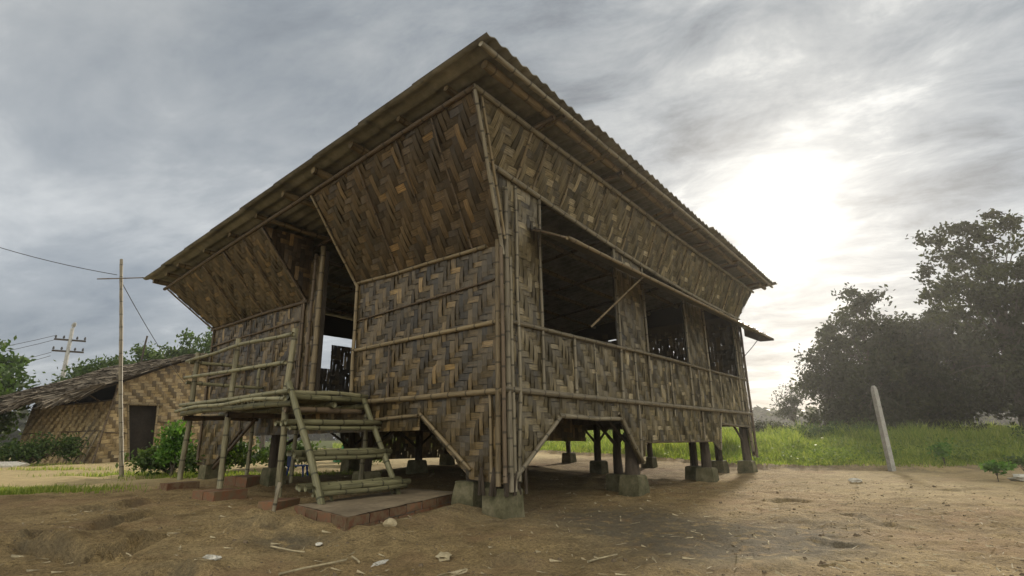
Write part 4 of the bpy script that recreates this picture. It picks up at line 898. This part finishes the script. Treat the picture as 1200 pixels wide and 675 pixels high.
pb = tag(empty('bare_stick', (-20.4, 29.5, gz(-20.4, 29.5))), 'dark bare pole sticking up behind the thatched ridge', 'pole'); pole('stem', (0, 0, 0), (.35, 0, 6.3), .08, 'wood_dark', pb, .01, taper=.6)
# leaning concrete fence post
fp = tag(empty('fence_post', (9.0, 13.75, gz(9.0, 13.75) - .1)), 'pale concrete fence post leaning at the edge of the grass', 'fence post')
b = MB(); vs = []; prof = [(-.1, .062), (1.0, .06), (1.98, .055), (2.06, .045), (2.11, .025)]
for z, w in prof:
    for sx, sy in ((-1, -1), (1, -1), (1, 1), (-1, 1)): vs.append((sx * w * 1.0, sy * w * .9, z))
b.idx(vs, [(i * 4 + k, i * 4 + (k + 1) % 4, (i + 1) * 4 + (k + 1) % 4, (i + 1) * 4 + k) for i in range(4) for k in range(4)] + [(16, 17, 18, 19)])
o = b.build('shaft', 'concrete_light', fp); o.rotation_euler = (0, R(-2.5), R(15))

# ------------------------------------------------------------------ UNDER AND AROUND THE HOUSE
ch = tag(empty('plastic_chair', (*hutpt(1.55, 6.75), gz(*hutpt(1.55, 6.75))), 2.2), 'small blue plastic chair under the far side of the house', 'chair')
def cb(name, lo, hi, rx=0): 
    b = MB(); b.box(lo, hi, .002); o = b.build(name, 'blue', ch); return o
cb('seat', (-.17, -.17, .22), (.17, .17, .245)); bk = cb('backrest', (-.16, .15, .245), (.16, .175, .50))
for sx in (-1, 1):
    for sy in (-1, 1):
        b = MB(); b.tube([(sx * .17, sy * .17, 0), (sx * .14, sy * .14, .22)], [.016, .022], 6); b.build('leg', 'blue', ch, True)
p = hutpt(6.0, 11.4); gt = tag(empty('green_tent', (p[0], p[1], gz(*p)), .4), 'green plastic sheet tented up behind the house, glimpsed between the stair treads', 'tarpaulin')
b = MB(); b.idx([(-.4, -.4, 0), (.4, -.4, 0), (.4, .4, 0), (-.4, .4, 0), (.0, -.3, .78), (.05, .3, .75)], [(0, 1, 4), (1, 2, 5, 4), (2, 3, 5), (3, 0, 4, 5)]); b.build('sheet', 'greencloth', gt)
def lump(name, x, y, s, mat, label, cat, flat=.6, group=None, seed=0, sub=2, rough=.25):
    import bmesh
    bm = bmesh.new(); bmesh.ops.create_icosphere(bm, subdivisions=sub, radius=1); rr = random.Random(seed)
    ox = rr.random() * 50
    for v in bm.verts:
        n_ = float(fbm(np.array([v.co.x * 1.6 + ox]), np.array([v.co.y * 1.6 + v.co.z * 2.3 + ox]), 3, seed)[0])
        v.co *= 1 + n_ * rough * 4; v.co.x *= s[0]; v.co.y *= s[1]; v.co.z *= s[2]
    me = bpy.data.meshes.new(name); bm.to_mesh(me); bm.free(); me.materials.append(M[mat]); o = bpy.data.objects.new(name, me); COL.objects.link(o)
    o.location = (x, y, gz(x, y) + s[2] * .45); o.rotation_euler = (0, 0, rr.random() * 6); tag(o, label, cat, group); return o
lump('stone', -1.14, 5.35, (.065, .05, .045), 'straw', 'pale rounded stone on the dirt in front of the brick landing', 'stone', seed=3, rough=.15)
lump('plastic_scrap', -2.16, 4.25, (.06, .04, .022), 'white', 'crumpled white plastic scrap in the left foreground', 'litter', seed=4, rough=.6)
lump('paper_scrap', -.98, 4.3, (.10, .03, .015), 'white', 'flat torn white husk lying in the centre foreground', 'litter', seed=5, rough=.6)
lump('paper_scrap', -.55, 4.55, (.10, .05, .018), 'straw', 'crumpled straw-coloured husk in front of the landing corner', 'litter', seed=6, rough=.6)
lump('paper_scrap', -.42, 3.98, (.12, .035, .016), 'straw', 'dry brown leaf at the very bottom of the picture', 'litter', seed=7, rough=.6)
lump('plastic_scrap', -1.62, 4.9, (.03, .022, .014), 'white', 'small crumpled white wrapper beside the dark clods', 'litter', seed=8, rough=.5)
lump('rubbish_heap', 9.3, 10.55, (.28, .16, .08), 'white', 'heap of pale rubbish beside the bright weed at the dirt edge', 'rubbish', seed=9, rough=.6)
lump('plastic_scrap', 6.4, 10.9, (.12, .07, .04), 'white', 'white plastic scrap on the dirt before the grass bank', 'litter', seed=10, rough=.6)
lump('plastic_scrap', 4.65, 5.35, (.06, .02, .02), 'straw', 'short dry stalk end poking up on the right-hand dirt', 'litter', seed=12, rough=.5)
lump('sandbag', -13.9, 15.6, (.5, .2, .1), 'white', 'pale sack lying on the sandy yard before the hut', 'sack', seed=13, rough=.3)
for k, (a, b_, r_, lb) in enumerate([((-1.6, 4.05), (-1.25, 4.4), .008, 'longest thin stick lying diagonally in the left-centre foreground'), ((-1.25, 4.55), (-1.14, 4.35), .008, 'short stick near the torn white husk'), ((-2.0, 4.85), (-1.65, 4.65), .007, 'thin straw stick behind the white wrapper'), ((.5, 4.2), (.75, 4.45), .007, 'twig in the dirt just right of the near footing'), ((-3.9, 4.6), (-3.7, 4.72), .014, 'pale split stick beside the eroded gully'), ((3.9, 4.55), (4.0, 4.6), .012, 'snapped twig on the dirt at right')]):
    m = MB(); m.tube(bent((a[0], a[1], gz(*a) + .015), (b_[0], b_[1], gz(*b_) + .02), .02), r_, 6); tag(m.build('stick', 'straw', None, True), lb, 'stick', 'sticks lying in the dirt')
sp = hutpt(-1.5, 2.05); b = MB(); b.tube(bent((sp[0], sp[1], gz(*sp) - .05), (sp[0] + .05, sp[1], gz(*sp) + .33), .01), .022, 7); tag(b.build('stake', 'bamboo_grey', None, True), 'short split stake driven beside the stair foot', 'stake')
# loose chaff, clods: stuff
def scatter(name, n, box, mat, mk, label):
    b = MB(); xs_ = rng.uniform(box[0], box[1], n); ys_ = box[2] + (box[3] - box[2]) * rng.random(n) ** 1.5; zs_ = ground_z(xs_, ys_)
    for x, y, z in zip(xs_.tolist(), ys_.tolist(), zs_.tolist()): mk(b, x, y, z)
    tag(b.build(name, mat), label, 'debris', kind='stuff')
def mk_straw(b, x, y, z):
    a = random.random() * 6.3; L = random.uniform(.02, .11); w = random.uniform(.002, .005); dx, dy = math.cos(a) * L, math.sin(a) * L; b.face([(x - dy / L * w, y + dx / L * w, z + .006), (x + dy / L * w, y - dx / L * w, z + .006), (x + dx + dy / L * w, y + dy - dx / L * w, z + random.uniform(.004, .03)), (x + dx - dy / L * w, y + dy + dx / L * w, z + .012)], None, (random.random(),) * 3)
scatter('straw_debris', 1700, (-5, 8, 3.6, 12), 'straw', mk_straw, 'scattered chaff and straw bits on the dirt')
def mk_clod(b, x, y, z):
    s = random.uniform(.004, .011) * (1.9 if random.random() < .05 else 1); p = [(-1, -1, 0), (1, -1, 0), (1, 1, 0), (-1, 1, 0), (-.5, -.6, .9), (.6, -.4, 1), (.5, .5, .8), (-.6, .5, 1)]
    b.idx([(x + q[0] * s * random.uniform(.7, 1.3), y + q[1] * s * random.uniform(.7, 1.3), z - .004 + q[2] * s * random.uniform(.7, 1.3)) for q in p], [(0, 1, 5, 4), (1, 2, 6, 5), (2, 3, 7, 6), (3, 0, 4, 7), (4, 5, 6, 7)], None, (random.random(),) * 3)
scatter('soil_debris', 2600, (-5, 7, 3.6, 11), 'clod', mk_clod, 'small clods and crumbs of soil on the dirt')

# ------------------------------------------------------------------ AIR
HZ = newmat('haze'); HZ.use_nodes = True; ht = HZ.node_tree; ht.nodes.clear(); ho = ht.nodes.new('ShaderNodeOutputMaterial'); hv = ht.nodes.new('ShaderNodeVolumePrincipled')
hv.inputs['Density'].default_value = .0012; hv.inputs['Color'].default_value = (.95, .94, .92, 1); hv.inputs['Anisotropy'].default_value = .55; ht.links.new(hv.outputs[0], ho.inputs['Volume'])
b = MB(); b.box((-215, -60, -1.6), (215, 220, 14.5)); M['haze'] = HZ; tag(b.build('haze', 'haze'), 'thin sunlit haze hanging over the field', 'haze', kind='stuff')

# ------------------------------------------------------------------ SKY, SUN, CAMERA
S = Vector((0.437, 0.829, 0.349)).normalized()
W = bpy.data.worlds.new('World'); SC.world = W; W.use_nodes = True; t = W.node_tree; t.nodes.clear()
class WT(NT):
    def __init__(s, tr): s.t = tr
w = WT(t); out = w.n('ShaderNodeOutputWorld'); bg = w.n('ShaderNodeBackground'); STR = .1; bg.inputs['Strength'].default_value = STR; w.l(bg.outputs[0], out.inputs['Surface'])
sky = w.n('ShaderNodeTexSky', sky_type='NISHITA'); sky.sun_disc = False; sky.sun_elevation = math.asin(S.z); sky.sun_rotation = math.atan2(S.x, S.y); sky.air_density = 1.0; sky.dust_density = 2.0
g = w.coord('Generated'); sx = w.n('ShaderNodeSeparateXYZ'); w.l(g, sx.inputs[0])
zc = w.math('MAXIMUM', sx.outputs[2], 0.0); den = w.math('ADD', zc, .16)
cmb = w.n('ShaderNodeCombineXYZ'); w.l(w.math('DIVIDE', sx.outputs[0], den), cmb.inputs[0]); w.l(w.math('DIVIDE', sx.outputs[1], den), cmb.inputs[1])
pv = w.mapping(cmb.outputs[0], (1, 1, 1), (0, 0, R(24)))
dp0 = w.n('ShaderNodeVectorMath', operation='DOT_PRODUCT'); w.l(g, dp0.inputs[0]); dp0.inputs[1].default_value = S
SD2 = w.math('POWER', w.math('MAXIMUM', dp0.outputs['Value'], 0.0), 4.0)
n1 = w.noise(w.mapping(pv, (.42, 1.0, 1)), 1.15, 9, .56, .35)
n2_ = w.noise(w.mapping(pv, (1.0, 1.6, 1)), 2.6, 12, .64, .35)
n3 = w.noise(pv, .42, 3, .5)
nn = w.math('ADD', w.math('ADD', w.math('MULTIPLY', n1, .50), w.math('ADD', w.math('MULTIPLY', n2_, w.math('MULTIPLY_ADD', SD2, .50, .14)), w.math('MULTIPLY_ADD', SD2, -.25, .18))), w.math('MULTIPLY', n3, .34))
K = 1 / STR
cloud = w.ramp(nn, [(.545, (.165, .188, .215)), (.625, (.285, .315, .345)), (.70, (.42, .442, .455)), (.79, (.74, .74, .715))])
dp = w.n('ShaderNodeVectorMath', operation='DOT_PRODUCT'); w.l(g, dp.inputs[0]); dp.inputs[1].default_value = S
cosd = w.math('MAXIMUM', dp.outputs['Value'], 0.0)
mod = w.math('MAXIMUM', w.math('ADD', w.math('MULTIPLY', nn, 4.0), -1.35), .25)
a1 = w.math('MULTIPLY', w.math('POWER', cosd, 5.0), .05); a2 = w.math('MULTIPLY', w.math('POWER', cosd, 40.0), .09); a3 = w.math('MULTIPLY', w.math('POWER', cosd, 320.0), .65); a4 = w.math('MULTIPLY', w.math('POWER', cosd, 1800.0), 4)
au = w.math('MULTIPLY', w.math('ADD', w.math('ADD', a1, a2), w.math('ADD', a3, a4)), mod)
glow = w.mix(1, w.n('ShaderNodeCombineColor').outputs[0], (0, 0, 0), 'MIX')
gc = w.n('ShaderNodeCombineColor'); w.l(au, gc.inputs[0]); w.l(w.math('MULTIPLY', au, .97), gc.inputs[1]); w.l(w.math('MULTIPLY', au, .86), gc.inputs[2])
tot = w.mix(1, cloud, gc.outputs[0], 'ADD')
low = w.ramp(zc, [(0, (.92, .95, 1.0)), (.25, (.93, .97, 1.03)), (.6, (1.0, 1.0, 1.0))])
tot = w.mix(1, tot, low, 'MULTIPLY')
back = w.ramp(w.math('MULTIPLY_ADD', sx.outputs[1], -.5, .5), [(.42, (1, 1, 1)), (.78, (3.4, 3.1, 2.55))])  # sky behind the camera brightened and warmed, added as fill for walls and ground
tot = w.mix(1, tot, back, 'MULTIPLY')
sc_ = w.mix(1, tot, (K, K, K), 'MULTIPLY')
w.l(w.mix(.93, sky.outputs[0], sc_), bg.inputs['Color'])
lamp = bpy.data.lights.new('sun', 'SUN'); lamp.energy = 4.4; lamp.angle = R(4.5); lamp.color = (1, .9, .74)
lo = bpy.data.objects.new('sun', lamp); COL.objects.link(lo); lo.rotation_euler = S.to_track_quat('Z', 'Y').to_euler()
cam = bpy.data.cameras.new('camera'); cam.sensor_width = 36; cam.lens = 36 * 640 / 1200; cam.clip_end = 3000; cam.clip_start = .05
co = bpy.data.objects.new('camera', cam); COL.objects.link(co); co.location = (0, 0, .85)
co.rotation_mode = 'XYZ'; co.matrix_world = Matrix.Translation((0, 0, .85)) @ Matrix.Rotation(R(90 + 15.5), 4, 'X') @ Matrix.Rotation(R(-.9), 4, 'Z')
SC.camera = co
SC.render.engine = 'CYCLES'
SC.view_settings.view_transform = 'Standard'; SC.view_settings.look = 'None'; SC.view_settings.exposure = 0.12; SC.view_settings.gamma = 1; SC.view_settings.use_curve_mapping = False
SC.cycles.use_denoising = True; SC.cycles.max_bounces = 6; SC.cycles.transparent_max_bounces = 4
